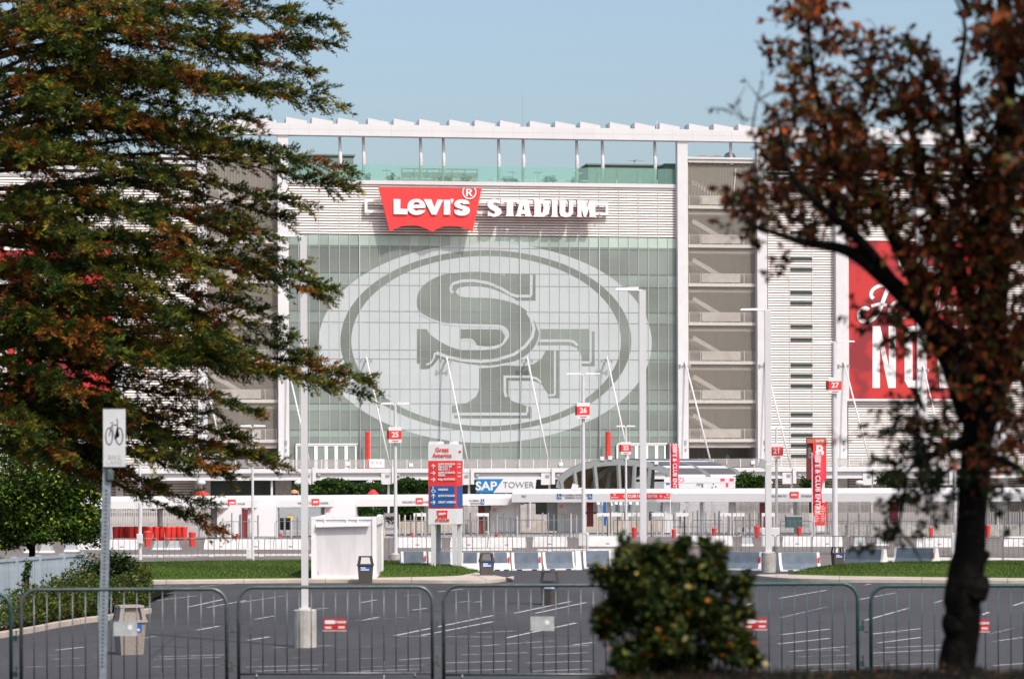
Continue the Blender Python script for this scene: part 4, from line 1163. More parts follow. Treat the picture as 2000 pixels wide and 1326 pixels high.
pickets('grey picket screen behind the green cabinet', 1500, 1580, 979, 1030, 220, 219, PICKET, 32)
pickets('grey picket screen right of the red information board', 1616, 1738, 979, 1026, 219, 217, PICKET, 48)
pickets('grey picket screen at far right behind the tree trunk', 1756, 2060, 979, 1032, 217, 212, PICKET, 96)
# low walls and planters behind the gates
t, x0, x1, z0, z1 = at('low_wall', 'long low grey concrete wall behind the crowd barriers on the right', 'wall', 1620, 2060, 1024, 1046, 204)
for k in range(9):
    MB().box(x0+(x1-x0)*k/9+.01, x0+(x1-x0)*(k+1)/9-.01, 0, .35, -z0*0, z1).build('wall_block', CONC, t)
t.location.z = 0
t, x0, x1, z0, z1 = at('low_wall', 'low grey concrete wall in the middle of the gate line', 'wall', 780, 1300, 1027, 1046, 232)
for k in range(8):
    MB().box(x0+(x1-x0)*k/8+.01, x0+(x1-x0)*(k+1)/8-.01, 0, .35, 0, z1-z0).build('wall_block', CONCL, t)
t.location.z = 0
panel('equipment_cabinet', 'dark green cabinet standing before the picket screen', 'cabinet', 1536, 1567, 1007, 1030, 212, GRN, 1.2)
# gate bay behind the left booths: dim wall with boards
panel('back_wall', 'pale wall at the back of the open gate bay', 'wall', 536, 640, 988, 1034, 224, GREYW, .3)
panel('warning_board', 'small yellow board at the back of the open gate bay', 'board', 562, 572.5, 1004, 1014, 222, YELL, .05, ground=None)
for px, y, lab in ((548, 1025, 'dark stacked chairs in the open gate bay, left pile'), (563, 1027, 'dark stacked chairs in the open gate bay, right pile')):
    t, x0, x1, z0, z1 = at('chair_stack', lab, 'chairs', px-6, px+6, y-5, y+14, 215, None, 0)
    for k in range(4):
        MB().box(x0, x1, -.25, .25, .42+k*.16, .47+k*.16).box(x0, x1, .2, .26, .45+k*.16, .85+k*.16).build('chair_seat', BINK, t)
    MB().box(x0, x0+.04, -.25, .25, 0, .45).box(x1-.04, x1, -.25, .25, 0, .45).build('legs', STEEL, t)
# red tent roofs showing over the canopy
for a, b, y0, lab in ((376, 410, 957, 'red umbrella top showing above the left canopy beneath the conifer'), (717, 740, 955.5, 'red umbrella top showing above the canopy near lamp 25')):
    t, x0, x1, z0, z1 = at('red_umbrella', lab, 'umbrella', a, b, y0, 968, 240, None, 0)
    MB().lathe([(x1, z1-.45), (x1*.98, z1-.35), (.1, z1)], 8).build('canopy', RED2, t)
    MB().tube([(0,0,0),(0,0,z1)], .03, 6).build('pole', STEEL, t)
t, x0, x1, z0, z1 = at('market_umbrella', 'pale orange umbrella top above the canopy behind the near lamp post', 'umbrella', 568, 582, 956, 968, 242, None, 0)
MB().lathe([(x1, z1-.3), (x1*.9, z1-.1), (.1, z1)], 10).build('canopy', ORANGE, t); MB().tube([(0,0,0),(0,0,z1)], .03, 6).build('pole', STEEL, t)
# mushroom lamps
for px, lab in ((393.5, 'white mushroom lamp hidden partly by the conifer'), (583, 'white mushroom lamp just left of the near tall lamp post'), (723, 'white mushroom lamp left of lamp 25'), (1679, 'white mushroom lamp right of lamp 27'), (1501, 'white mushroom lamp behind the tall right lamp post')):
    p = P(px, 942, 250); t = thing('mushroom_lamp', lab, 'lamp', (p.x, 250, 0), 0, 'mushroom lamps')
    MB().lathe([(.05,-.18),(.30,-.16),(.40,0),(.28,.14),(.06,.2)], 16, (0,0,p.z)).build('shade', LETW, t, smooth=True)
    MB().tube([(0,0,0),(0,0,p.z-.1)], .05, 8).build('post', STEEL, t)

# ---- arched footbridge
Y0, Y1 = 243.0, 249.5
ab = thing('arched_footbridge', 'grey arched footbridge with solar roof behind the right canopy', 'bridge', (0, 0, 0))
c0 = P(1208, 952, Y0); c1 = c0 + Vector((6.2, Y1-Y0, 0.0))
def arcpts(c, hw, rise, n=24, base=0.0):
    return [Vector((c.x-hw*math.cos(math.pi*i/n*1.0)*1.0, c.y, base+c.z-.0+rise*math.sin(math.pi*i/n)**.85)) for i in range(n+1)]
hw0 = 122*Y0/FPX; rise0 = 56*Y0/FPX
pf = arcpts(c0, hw0, rise0); pb = arcpts(c1, hw0, rise0)
def rib(pts, depth, thick, m, name):
    mb = MB(); n = len(pts)
    for i, p in enumerate(pts):
        t_ = (pts[min(i+1,n-1)]-pts[max(i-1,0)]).normalized(); nn = Vector((-t_.z, 0, t_.x))
        for a_, b_ in ((0,0),(1,0),(1,1),(0,1)):
            mb.v.append(tuple(p - nn*depth*a_ + Vector((0, thick*b_, 0))))
    for i in range(n-1):
        for k in range(4):
            mb.f.append((i*4+k, i*4+(k+1)%4, i*4+4+(k+1)%4, i*4+4+k)); mb.m.append(0)
    return mb.build(name, m, ab)
rib(pf, .55, .5, ARCH, 'arch_rib'); rib(pb, .55, .5, ARCH, 'arch_rib')
mid = [(a+b)/2 for a, b in zip(pf, pb)]; rib(mid, .5, .4, ARCH, 'arch_rib')
# roof strips between the ribs: white edges and dark solar bands on the right flank
seg = [(12, 13, 0), (13, 15, 1), (15, 16, 0), (16, 18, 1), (18, 19, 0), (19, 21, 1), (21, 22, 0), (22, 24, 0), (8, 12, 0), (0, 8, 2)]
for a, b, k in seg:
    mb = MB(); off = Vector((0, .5, .06 if k == 1 else .03))
    for i in range(a, b):
        mb.add([pf[i]+off, pf[i+1]+off, pb[i+1]+off, pb[i]+off], [(0,1,2,3)])
    mb.build('roof_strip', [WHITE2, SOLAR, TAN][k], ab)
mb = MB()
for i in range(24):
    o_ = Vector((0,.5,-.12)); mb.add([pf[i]+o_, pb[i]+o_, pb[i+1]+o_, pf[i+1]+o_], [(0,1,2,3)])
mb.build('soffit', TAN, ab)
for i, dx in ((3, .6), (6, .5), (9, .45), (12, 0.2), (14, -.3), (16, -.5), (19, -.5), (21, -.6)):
    p = pf[i]-Vector((0,-.1,.45)); q = Vector((p.x+dx, p.y, .2))
    MB().tube([q, p], [.22, .2], 6).build('hanger', ARCH, ab)
    p2 = mid[i]-Vector((0,0,.45)); MB().tube([(p2.x-dx, p2.y, .2), p2], [.22, .2], 6).build('hanger', ARCH, ab)
MB().box(c0.x-hw0, c0.x+hw0, Y0+.3, Y0+.7, 1.4, 2.3).build('parapet', ARCH, ab)
MB().box(c1.x-hw0*1.4, c1.x+hw0*1.0, Y1+14, Y1+14.4, 0, c1.z+.5).build('end_wall', GREYW, ab)
for i in (11, 13, 15, 10, 17):
    p = pf[i]; MB().box(p.x-.16, p.x+.16, p.y-.1, p.y+.2, p.z-.05, p.z+.28).build('rib_lamp', LETW, ab)
# row of hanging lamps and white shirts... small pale stall goods under the bridge
for k, px in enumerate((1168, 1178, 1193, 1203, 1212, 1222, 1231, 1244)):
    p = P(px, 979+(k % 3), 236)
    t = thing('pendant_lamp', 'small white pendant lamp under the arched footbridge', 'lamp', (p.x, 236, p.z-.25), 0, 'pendant lamps under the footbridge')
    MB().lathe([(.16,0),(.14,.12),(.05,.3),(.02,.5)], 8).build('shade', LETW, t)
panel('blue_pillar', 'slim blue column seen under the arched footbridge', 'column', 1178, 1184, 978, 1026, 230, BLUE, .3)
panel('kiosk_back', 'white kiosk panel under the right end of the footbridge', 'kiosk', 1250, 1257, 992, 1030, 236, LETW, .3)

# ---- boards above the canopies
t, x0, x1, z0, z1 = at('tower_board', 'blue and white tower name board above the canopy', 'sign', 930, 1048, 935, 962, 226)
h = z1-z0
MB().prism([(x0, z0), (x0+(x1-x0)*.285, z0), (x0+(x1-x0)*.45, z1), (x0, z1)], 0, .12).build('blue_panel', SAPB, t)
MB().prism([(x0+(x1-x0)*.285, z0), (x1-.12*h-.0, z0), (x1, z1), (x0+(x1-x0)*.45, z1)], .005, .12).build('white_panel', LETW, t)
link('lettering', text('lettering', 'SAP', h*.86, LETW, .03, .02, sx=1.1), t, (x0+(x1-x0)*.165, -.02, z0+h*.47))
link('lettering', text('lettering', 'TOWER', h*.62, LETG, -.006, .02, sx=1.02), t, (x0+(x1-x0)*.70, -.02, z0+h*.55))
for x in (x0+.4, 0, x1-.5): MB().box(x-.06, x+.06, .14, .26, -2.9, z0+.3).build('leg', WHITE, t)
t, x0, x1, z0, z1 = at('sponsor_board', 'long white board with pink blocks and dark lettering above the right canopy', 'sign', 1297, 1436, 931, 953.5, 224)
MB().box(x0, x1, 0, .12, z0, z1).build('board', LETW, t)
MB().box(x0, x1, -.012, 0, z0+(z1-z0)*.48, z0+(z1-z0)*.5).build('seam', STEEL, t)
PINK = mat('board_pink', (.78, .05, .16), .5)
def bx(p0, p1, y0, y1, m, nm='print_block'):
    a = W(p0, p1, y0, y1, 224); MB().box(a[0]-t.location.x, a[1]-t.location.x, -.014, -.002, a[2]-t.location.z, a[3]-t.location.z).build(nm, m, t)
bx(1407, 1415.5, 934, 939.5, PINK); bx(1424.5, 1433, 934, 939.5, PINK); bx(1417.5, 1422.5, 943, 951, PINK); bx(1301, 1308, 942, 946.5, SAPB)
link('lettering', text('lettering', 'nrg', .42, LETK, .0, .01), t, (P(1367, 945, 224).x-t.location.x, -.02, P(1367, 945.5, 224).z-t.location.z))
for px, py, m in ((1331, 937, PINK), (1394, 949, BLUE)):
    for k in range(5 if m is PINK else 3):
        a = 2*math.pi*k/(5 if m is PINK else 3)+.3
        q = P(px+4*math.cos(a), py+4*math.sin(a), 224); MB().box(q.x-t.location.x-.05, q.x-t.location.x+.05, -.014, -.002, q.z-t.location.z-.05, q.z-t.location.z+.05).build('print_dot', m, t)

# ---- red pylon, red information board, feather flags
t, x0, x1, z0, z1 = at('gate_pylon', 'tall red pylon with a white B beside the feather flag', 'pylon', 1576, 1613, 855, 1035, 226, None, 0)
xm = x0+(x1-x0)*.30
MB().box(xm, x1, -.4, .4, z1-3.3, z1).build('front_panel', RED, t)
MB().box(x0, xm, -.2, .5, z1-3.3, z1).build('side_panel', DKRED, t)
MB().box(x0-.01, x1+.01, -.41, .51, z1-.42, z1-.08).build('header_strip', mat('pylon_header', (.45,.12,.06), .6), t)
MB().box(xm+.1, x1-.1, -.2, .2, 0, z1-3.3).build('pylon_leg', WHITE, t)
link('lettering', text('lettering', 'B', 1.15, LETW, .04, .02), t, ((xm+x1)/2, -.42, z1-1.05))
link('lettering', text('lettering', 'B', 1.15, LETG, .03, .02, sx=.45), t, ((xm+x0)/2, -.23, z1-1.25))
link('lettering', text('lettering', 'GATE', .26, LETW, .006, .02), t, ((xm+x1)/2, -.42, z1-.25))
link('arrow', arrow_me(.5, 0), t, ((xm+x1)/2+.1, -.42, z1-2.6))
t, x0, x1, z0, z1 = at('information_board', 'red information board full of small white print below the feather flag', 'board', 1589, 1616, 981, 1026, 208, None, 0)
MB().box(x0, x1, 0, .08, z0, z1).build('board', RED2, t)
MB().box(x0+.1, x0+.16, .08, .14, 0, z1).box(x1-.16, x1-.1, .08, .14, 0, z1).build('leg', STEEL, t)
for k in range(10):
    wd = (x1-x0)*random.uniform(.25, .38)
    MB().box(x0+.08, x0+.08+wd, -.012, 0, z1-.28-k*.125, z1-.235-k*.125).build('print_line', mat('print_pale', (.8,.5,.48), .6), t); MB().box(x0+.53, x0+.53+wd*.9, -.012, 0, z1-.28-k*.125, z1-.235-k*.125).build('print_line', mat('print_pale', (.8,.5,.48), .6), t)
def feather(label, px0, px1, py0, py1, Y, txt, base_py, sway=.0):
    t, x0, x1, z0, z1 = at('feather_flag', label, 'flag', px0, px1, py0, py1, Y, 'red feather flags', 0)
    mb = MB(); n = 18
    for i in range(n+1):
        f = i/n; z = z0+(z1-z0)*f
        wob = .06*math.sin(f*7+1)
        xa = x0+.03; xb_ = x1-(x1-x0)*.12*math.sin(f*math.pi*2.2)*sway-(.0 if f < .97 else .05)
        for j in range(5):
            u = j/4; mb.v.append((xa+(xb_-xa)*u, wob*u+.05*math.sin(u*4+f*5), z-(1-u)*0+u*.05*math.sin(f*9)))
    for i in range(n):
        for j in range(4):
            q = i*5+j; mb.f.append((q, q+1, q+6, q+5)); mb.m.append(0)
    MF = mat('flag_red', (.72,.035,.07), .7, var=.1)
    o = mb.build('flag_cloth', MF, t, smooth=True); md = o.modifiers.new('thick', 'SOLIDIFY'); md.thickness = .015
    MB().tube([(x0,0,0),(x0,0,z1+.1)], .035, 6).build('pole', LETW, t)
    MB().lathe([(.4,0),(.38,.05),(.1,.12)], 12).build('base', LETW, t)
    me = text('lettering', txt, (x1-x0)*.62, LETW, .008, .012).copy(); me.transform(Matrix.Rotation(R(90), 4, 'Y'))
    link('lettering', me, t, ((x0+x1)/2, -.14, z0+(z1-z0)*.44))
    MB().box(x0+.18, x1-.14, -.16, -.14, z1-.55, z1-.12).build('flag_crest', mat('crest_pink', (.85,.45,.45), .6), t)
feather('red feather flag reading suite and club entry in front of the pylon', 1586, 1607, 886, 986, 196, 'SUITE & CLUB ENTRY', 1045, 1)
feather('red feather flag rising above the red strip sign', 1309, 1326, 868, 953, 212, 'SUITE & CLUB ENTRY', 953, .6)

# ---- metal detector frames, stanchions, red bins in front of the gates
for k, px in enumerate((762, 820, 943, 1178, 1206, 1238, 1284, 1332, 1415, 1443, 1500)):
    Y = 205 if px > 1100 else 212
    p = P(px, 1008, Y); h = p.z
    t = thing('metal_detector', ORD[k]+' walk-through metal detector frame from the left at the gate line', 'detector', (p.x, Y, 0), 0, 'metal detectors at the gates')
    MB().box(-.46, -.36, -.3, .3, 0, h).build('side_panel', STAIRR, t); MB().box(.36, .46, -.3, .3, 0, h).build('side_panel', STAIRR, t)
    MB().box(-.46, .46, -.3, .3, h, h+.24).build('header', LETW, t)
def redbin(label, px, base, Y, hpx, group='red bins at the gates'):
    p = P(px, base, Y); h = hpx*Y/FPX; r = h*.235
    t = thing('red_bin', label, 'bin', (p.x, Y, 0), 0, group)
    MB().lathe([(r*.80,0),(r,h*.86),(r*1.08,h*.87),(r*1.08,h*.92)], 14).build('drum', RED2, t, smooth=False)
    MB().lathe([(r*1.05,h*.92),(r*.9,h*.98),(r*.4,h)], 14).build('lid', RED2, t)
    return t
lab = 'red drum bin in the long row against the left picket screen'
for k, px in enumerate((226, 236, 247, 256, 267, 283, 293, 305, 316, 328, 338, 349, 360)):
    redbin(ORD[k]+' red drum bin from the left in the row against the picket screen', px, 1052, 198+(k % 3)*.4, 27, 'row of red bins on the left')
redbin('larger red drum bin standing in front of the row, beside the thin white pole', 288.5, 1072, 178, 31)
redbin('larger red drum bin in front of the row, next to the grey boards', 375.5, 1072, 178, 29)
for px, base, h, lab in ((463, 1050, 12, 'small red bin near the dark red post on the left'), (548, 1051, 12, 'small red bin below the dark chairs'), (805, 1050, 13, 'small red bin left of the pylon sign'),
                    (970, 1050, 12, 'red bin under the left canopy beside the booth corner'), (1239, 1047, 22, 'red bin between lamp 22 and the tall lamp post'), (1316, 1048, 18, 'red bin below the broad white pier'),
                    (1395, 1047, 20, 'red bin in front of the white picket gate'), (1478.5, 1053, 24, 'red bin left of the white electrical cabinets'), (1561, 1046, 21, 'red bin in front of the green cabinet'), (1818, 1046, 20, 'red bin seen left of the tree trunk'), (1929, 1046, 24, 'red bin seen right of the tree trunk')):
    redbin(lab, px, base, 199, h)

# ---- white and grey road barriers
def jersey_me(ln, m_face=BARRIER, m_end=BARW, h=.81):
    pr = [(-.30,0),(-.30,.075),(-.17,.33),(-.085,h),(.085,h),(.17,.33),(.30,.075),(.30,0)]
    mb = MB(); e = .13
    xs_ = [-ln/2, -ln/2+e, ln/2-e, ln/2]
    for x in xs_:
        for (y, z) in pr: mb.v.append((x, y, z))
    n = len(pr)
    for i in range(3):
        for k in range(n):
            k2 = (k+1) % n
            mi = 1 if (i != 1 or k in (0, 3, 6, 1)) else 0
            if i == 1 and k == 1: mi = 1 if ln < 1 else 0
            mb.f.append((i*n+k, i*n+k2, (i+1)*n+k2, (i+1)*n+k)); mb.m.append(mi)
    mb.f.append(tuple(range(n))[::-1]); mb.m.append(1)
    mb.f.append(tuple(3*n+k for k in range(n))); mb.m.append(1)
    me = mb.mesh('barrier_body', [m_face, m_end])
    for p in me.polygons: p.flip()
    return me
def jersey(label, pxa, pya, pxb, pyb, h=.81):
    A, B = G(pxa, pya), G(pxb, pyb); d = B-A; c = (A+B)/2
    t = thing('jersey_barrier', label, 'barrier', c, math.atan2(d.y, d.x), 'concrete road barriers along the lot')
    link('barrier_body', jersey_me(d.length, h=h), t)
    for x in (-d.length*.25, d.length*.25): MB().box(x-.12, x+.12, -.31, -.29, .0, .06).build('drain_slot', BINK, t)
    if random.random() < .5: MB().box(d.length/2-.11, d.length/2-.03, -.2, -.185, .35, .6).build('stencil', RED2, t)
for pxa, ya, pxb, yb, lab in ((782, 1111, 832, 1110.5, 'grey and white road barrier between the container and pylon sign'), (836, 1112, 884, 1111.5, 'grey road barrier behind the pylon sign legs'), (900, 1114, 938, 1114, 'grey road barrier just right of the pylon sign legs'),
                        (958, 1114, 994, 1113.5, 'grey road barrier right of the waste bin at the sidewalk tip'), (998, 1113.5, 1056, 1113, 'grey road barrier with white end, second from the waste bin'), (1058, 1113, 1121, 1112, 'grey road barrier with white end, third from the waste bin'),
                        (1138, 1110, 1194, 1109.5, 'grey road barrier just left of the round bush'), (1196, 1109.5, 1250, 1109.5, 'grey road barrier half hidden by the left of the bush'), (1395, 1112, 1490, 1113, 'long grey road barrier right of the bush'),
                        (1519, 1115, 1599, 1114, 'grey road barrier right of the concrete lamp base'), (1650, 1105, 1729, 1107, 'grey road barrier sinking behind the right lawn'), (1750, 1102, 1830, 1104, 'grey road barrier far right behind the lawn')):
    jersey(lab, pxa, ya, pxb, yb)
p = G(1127, 1112)
t = thing('white_block', 'short white concrete block at the end of the barrier row', 'block', p, .3); MB().frust((0,0), .14,.3, .12,.12, 0,.85).build('body', BARW, t)
# white water-filled barriers in front of the gates
wbm = {}; WN = [0]
def wbar(label, pxa, pxb, base, hpx=20):
    A, B = G(pxa, base), G(pxb, base); d = B-A; ln = d.length; h = hpx*A.y/FPX
    n = max(1, round(ln/1.9)); u = ln/n
    k_ = (round(u, 2), round(h, 2))
    if k_ not in wbm:
        wbm[k_] = MB().add([(-u/2+.02,-.28,0),(u/2-.02,-.28,0),(u/2-.02,.28,0),(-u/2+.02,.28,0),(-u/2+.02,-.2,h*.5),(u/2-.02,-.2,h*.5),(u/2-.02,.2,h*.5),(-u/2+.02,.2,h*.5),(-u/2+.06,-.12,h),(u/2-.06,-.12,h),(u/2-.06,.12,h),(-u/2+.06,.12,h)],
             [(0,1,5,4),(1,2,6,5),(2,3,7,6),(3,0,4,7),(4,5,9,8),(5,6,10,9),(6,7,11,10),(7,4,8,11),(8,9,10,11)]).mesh('body', BARW)
    for i in range(n):
        c = A + d*((i+.5)/n)
        WN[0] += 1
        t = thing('water_barrier', ORD[WN[0]-1]+' '+label, 'barrier', (c.x, c.y, 0), math.atan2(d.y, d.x)+random.uniform(-.03,.03), 'white road blocks before the gates')
        link('body', wbm[k_], t)
        MB().box(-.12, .12, -.255, -.235, h*.22, h*.34).build('fork_slot', STEEL, t)
for a, b, y in ((150, 270, 1073), (400, 604, 1072.5), (772, 862, 1069), (880, 1028, 1069), (1041, 1108, 1067.5), (1150, 1226, 1066.5), (1350, 1432, 1066), (1528, 1646, 1067), (1790, 1880, 1068), (1960, 2040, 1067)):
    wbar('white road block from the left in the broken row before the gates', a, b, y)
for px, y, lab in ((60, 1079, 'small grey folding sign board at far left under the green tree'), (92, 1079, 'small grey folding sign board, second from far left'), (140, 1077, 'grey folding sign board near the red striped plate'), (312, 1073, 'low grey barrier board between the two larger red bins'), (340, 1073, 'low grey barrier board next to the right larger red bin'),
                   (1459, 1066, 'small tilted grey sign board left of the white electrical cabinets'), (1679, 1066, 'small tilted grey sign board right of lamp 27'), (1721, 1065, 'small tilted grey sign board near the low branch')):
    p = G(px, y); s = p.y/FPX
    t = thing('folding_board', lab, 'sign board', p, random.uniform(-.2, .2), 'grey folding boards')
    MB().frust((0,0), 11*s, .28, 9.5*s, .05, .12, 17*s).build('board', GREYW, t)
    MB().frust((0,0), 13*s, .34, 12*s, .30, 0, .12).build('skid', BARW, t)
# ---- crowd barriers in the middle distance
def barrier_small_me(ln=2.3, h=1.1, step=.29, r=.018):
    f = MB().tube([(-ln/2,0,.05),(-ln/2,0,h-.1),(-ln/2+.1,0,h),(ln/2-.1,0,h),(ln/2,0,h-.1),(ln/2,0,.05)], r*1.25, 6)
    f.tube([(-ln/2,0,.16),(ln/2,0,.16)], r, 6)
    f.tube([(-ln/2+.1,-.3,.02),(-ln/2+.1,.3,.02)], r*1.3, 6).tube([(ln/2-.1,-.3,.02),(ln/2-.1,.3,.02)], r*1.3, 6)
    b = MB(); x = -ln/2+step
    while x < ln/2-.05: b.tube([(x,0,.16),(x,0,h)], r*.8, 5); x += step
    return f.mesh('frame', THINST), b.mesh('bars', THINST)
fm, bm_ = barrier_small_me()
fm2, bm2_ = barrier_small_me(h=1.35, step=.34)
BN = {}
def brow(label, grp, pxa, ya, pxb, yb, fm=fm, bm=bm_, jit=.05):
    A, B = G(pxa, ya), G(pxb, yb); d = B-A; n = max(1, int(d.length/2.36))
    rz = math.atan2(d.y, d.x)
    for i in range(n):
        c = A + d*((i+.5)/n)
        BN[grp] = BN.get(grp, 0)+1
        t = thing('crowd_barrier', ORD[BN[grp]-1]+' '+label, 'barrier', (c.x, c.y+random.uniform(-.1,.1), 0), rz+random.uniform(-jit, jit), grp)
        link('frame', fm, t); link('bars', bm, t)
la = 'thin steel crowd barrier from the left along the brown service road'
brow(la, 'crowd barriers along the service road', 215, 1093, 610, 1091)
brow(la, 'crowd barriers along the service road', 755, 1088, 1150, 1080)
brow(la, 'crowd barriers along the service road', 1380, 1083, 2040, 1096)
lb_ = 'thin steel crowd barrier from the left in the far line near the gates'
brow(lb_, 'crowd barriers near the gates', 30, 1063, 200, 1061, fm2, bm2_, .15)
brow(lb_, 'crowd barriers near the gates', 420, 1057, 620, 1056, fm2, bm2_, .15)
brow(lb_, 'crowd barriers near the gates', 780, 1055, 1140, 1053, fm2, bm2_, .2)
brow(lb_, 'crowd barriers near the gates', 1190, 1054, 1500, 1055, fm2, bm2_, .25)
brow(lb_, 'crowd barriers near the gates', 1520, 1057, 2040, 1060, fm2, bm2_, .2)
def queue(label, px, base, Y, n, dx):
    for i in range(n):
        p = P(px+dx*i, base, Y+random.uniform(-3, 3)); h = random.uniform(1.5, 1.95)
        t = thing('queue_post', label, 'post', (p.x, p.y, 0), 0, 'queue posts at the gates')
        MB().tube([(0,0,0),(0,0,h)], random.choice((.045,.06,.07)), 6).build('post', random.choice((THINST,THINST,GREYW,STAIRR)), t); MB().lathe([(.16,0),(.16,.03),(.05,.05)], 8).build('foot', STEEL, t)
lq = 'slim grey steel queue post standing at the gate line'
queue(lq, 436, 1050, 199, 5, 17); queue(lq, 545, 1050, 202, 5, 12); queue(lq, 906, 1050, 205, 9, 13); queue(lq, 1168, 1048, 203, 14, 9.5); queue(lq, 1320, 1048, 203, 20, 8.5); queue(lq, 780, 1050, 204, 9, 11); queue(lq, 1060, 1050, 204, 7, 11); queue(lq, 1590, 1050, 201, 6, 22); queue(lq, 1905, 1050, 201, 5, 22)
# dark framed fence panels before the booths
for px0, px1, y0, y1, lab in ((967, 1006, 1010, 1044, 'dark framed fence panel in front of the left canopy booth'), (1088, 1113, 1002, 1044, 'dark framed fence panel in front of the right canopy booth')):
    t, x0, x1, z0, z1 = at('fence_panel', lab, 'fence', px0, px1, y0, y1, 206, None, 0)
    mb = MB().tube([(x0,0,0),(x0,0,z1),(x1,.6,z1-.12),(x1,.6,0)], .03, 6)
    for k in range(1, 6): mb.tube([(x0+(x1-x0)*k/6,.6*k/6,.1),(x0+(x1-x0)*k/6,.6*k/6,z1-.12*k/6)], .012, 5)
    mb.build('frame', GRN, t)
# person on the deck of the right stair bay, skin grown over a joint chain
def person():
    x, z = L(1421, 913, 3.0)
    t = thing('person', 'person in dark clothes standing on the deck behind the railing', 'person', FO+FU*x+FN*3.0+Vector((0,0,zd1)), TH)
    J = {'pel':(0,0,.95,.15),'che':(0,0,1.28,.17),'nek':(0,0,1.50,.07),'hed':(0,-.02,1.66,.10),'crn':(0,-.01,1.75,.085),
         'lh':(-.10,0,.90,.10),'lk':(-.12,-.02,.50,.075),'la':(-.12,.02,.09,.05),'lf':(-.13,-.12,.04,.045),'rh':(.10,0,.90,.10),'rk':(.12,-.04,.50,.075),'ra':(.13,.0,.09,.05),'rf':(.15,-.14,.04,.045),
         'ls':(-.19,0,1.42,.07),'le':(-.27,.03,1.15,.05),'lw':(-.25,-.12,.93,.036),'lp':(-.24,-.2,.88,.035),'rs':(.19,0,1.42,.07),'re':(.27,.02,1.15,.05),'rw':(.22,-.16,.98,.036),'rp':(.2,-.24,.95,.035)}
    E = [('pel','che'),('che','nek'),('nek','hed'),('hed','crn'),('pel','lh'),('lh','lk'),('lk','la'),('la','lf'),('pel','rh'),('rh','rk'),('rk','ra'),('ra','rf'),('che','ls'),('ls','le'),('le','lw'),('lw','lp'),('che','rs'),('rs','re'),('re','rw'),('rw','rp')]
    ks = list(J); me = bpy.data.meshes.new('body'); me.from_pydata([J[k][:3] for k in ks], [(ks.index(a), ks.index(b)) for a, b in E], [])
    o = link('body', me, t); m = o.modifiers.new('skin', 'SKIN')
    for i, k in enumerate(ks): me.skin_vertices[0].data[i].radius = (J[k][3], J[k][3])
    me.skin_vertices[0].data[0].use_root = True
    s_ = o.modifiers.new('sub', 'SUBSURF'); s_.levels = 1; s_.render_levels = 1
    me.materials.append(mat('dark_clothes', (.03,.035,.045), .9))
person()

# ================================================================== LAMP POSTS
def lamp(label, px, ytop, ybase, Y, wpx, arms, base_h=0.0, base_r=.3, number=None, numy=None, lean=0.0, wire=False):
    B = P(px, ybase, Y); top = P(px, ytop, Y).z; s = Y/FPX; hw = wpx*s/2
    t = thing('lamp_post', label, 'lamp post', (B.x, Y, 0), 0, 'parking lot lamp posts')
    if base_h > 0:
        MB().lathe([(base_r,0),(base_r,base_h-.02),(base_r-.03,base_h)], 20).build('concrete_base', CONC, t)
        MB().box(-hw*1.9, hw*1.9, -hw*1.9, hw*1.9, base_h, base_h+.04).build('base_plate', WHITE, t)
    if Y < 130:
        pm = MB().box(-hw, hw, -hw, hw, base_h, top)
    else:
        pm = MB().tube([(0,0,base_h),(0,0,top)], [hw*1.15, hw*.85], 10)
    pm.build('pole', WHITE, t)
    for dx0, dx1 in arms:                          # lamp heads: flat tapered slabs, px offsets from the pole
        a, b = dx0*s, dx1*s; sg_ = 1 if b > a else -1
        n = MB()
        z0_, z1_ = top-.02, top+.10
        ys = .17
        n.add([(a,-ys*.6,z0_),(b,-ys*.7,z0_+.02),(b,ys*.7,z0_+.02),(a,ys*.6,z0_),(a,-ys*.6,z1_),(b-sg_*.05,-ys*.6,z1_-.03),(b-sg_*.05,ys*.6,z1_-.03),(a,ys*.6,z1_)], [(0,1,2,3),(4,7,6,5),(0,4,5,1),(1,5,6,2),(2,6,7,3),(3,7,4,0)])
        o = n.build('lamp_head', LAMPW, t)
        MB().box(min(a, 0), max(a, 0), -.05, .05, top-.08, top+.02).build('lamp_arm', LAMPW, t)
    if number:
        zc = P(px, numy, Y).z; w_ = 12.5*s*(1.0 if Y < 175 else .78); h_ = w_*1.25
        q = MB().box(-w_, w_, -hw-.12, -hw-.05, zc-h_, zc+h_).build('number_plate', LETW, t)
        MB().box(-w_, w_, -hw-.135, -hw-.121, zc-h_*.52, zc+h_*.52).build('red_band', RED, q)
        MB().box(-w_-.10, -w_, -hw-.1, hw+.1, zc-h_*.55, zc+h_*.55).build('plate_side', DKRED, q)
        link('number', text('number', number, w_*1.12, LETW, w_*.04, .01), q, (0, -hw-.145, zc))
        MB().box(-w_*.5, w_*.5, -hw-.13, -hw-.121, zc-h_*.84, zc-h_*.72).build('small_print', mat('print_red', (.6,.1,.1), .6), q)
    return t
lamp('tallest white lamp post standing on a concrete drum in the near lot', 596, 462, 1262, 67.9, 13, [(-8, -72)], .90, .275)
lamp('tall white lamp post rising behind the round bush', 1257, 567, 1195, 87, 12.5, [(-8, -54)], .9, .3)
lamp('tall white lamp post with a cylinder base right of the bush', 1501, 606, 1119, 123, 12, [(-5, -54)], .85, .31)
lamp('white twin-head lamp post with a red plate before the right banner', 1631, 668, 1082, 156, 10, [(-5, -42), (5, 40)], 0, .3, '27', 753)
lamp('white twin-head lamp post with a red plate over the pale emblem', 1140, 731, 1071, 169, 7, [(-4, -33), (4, 33)], .35, .3, '26', 802)
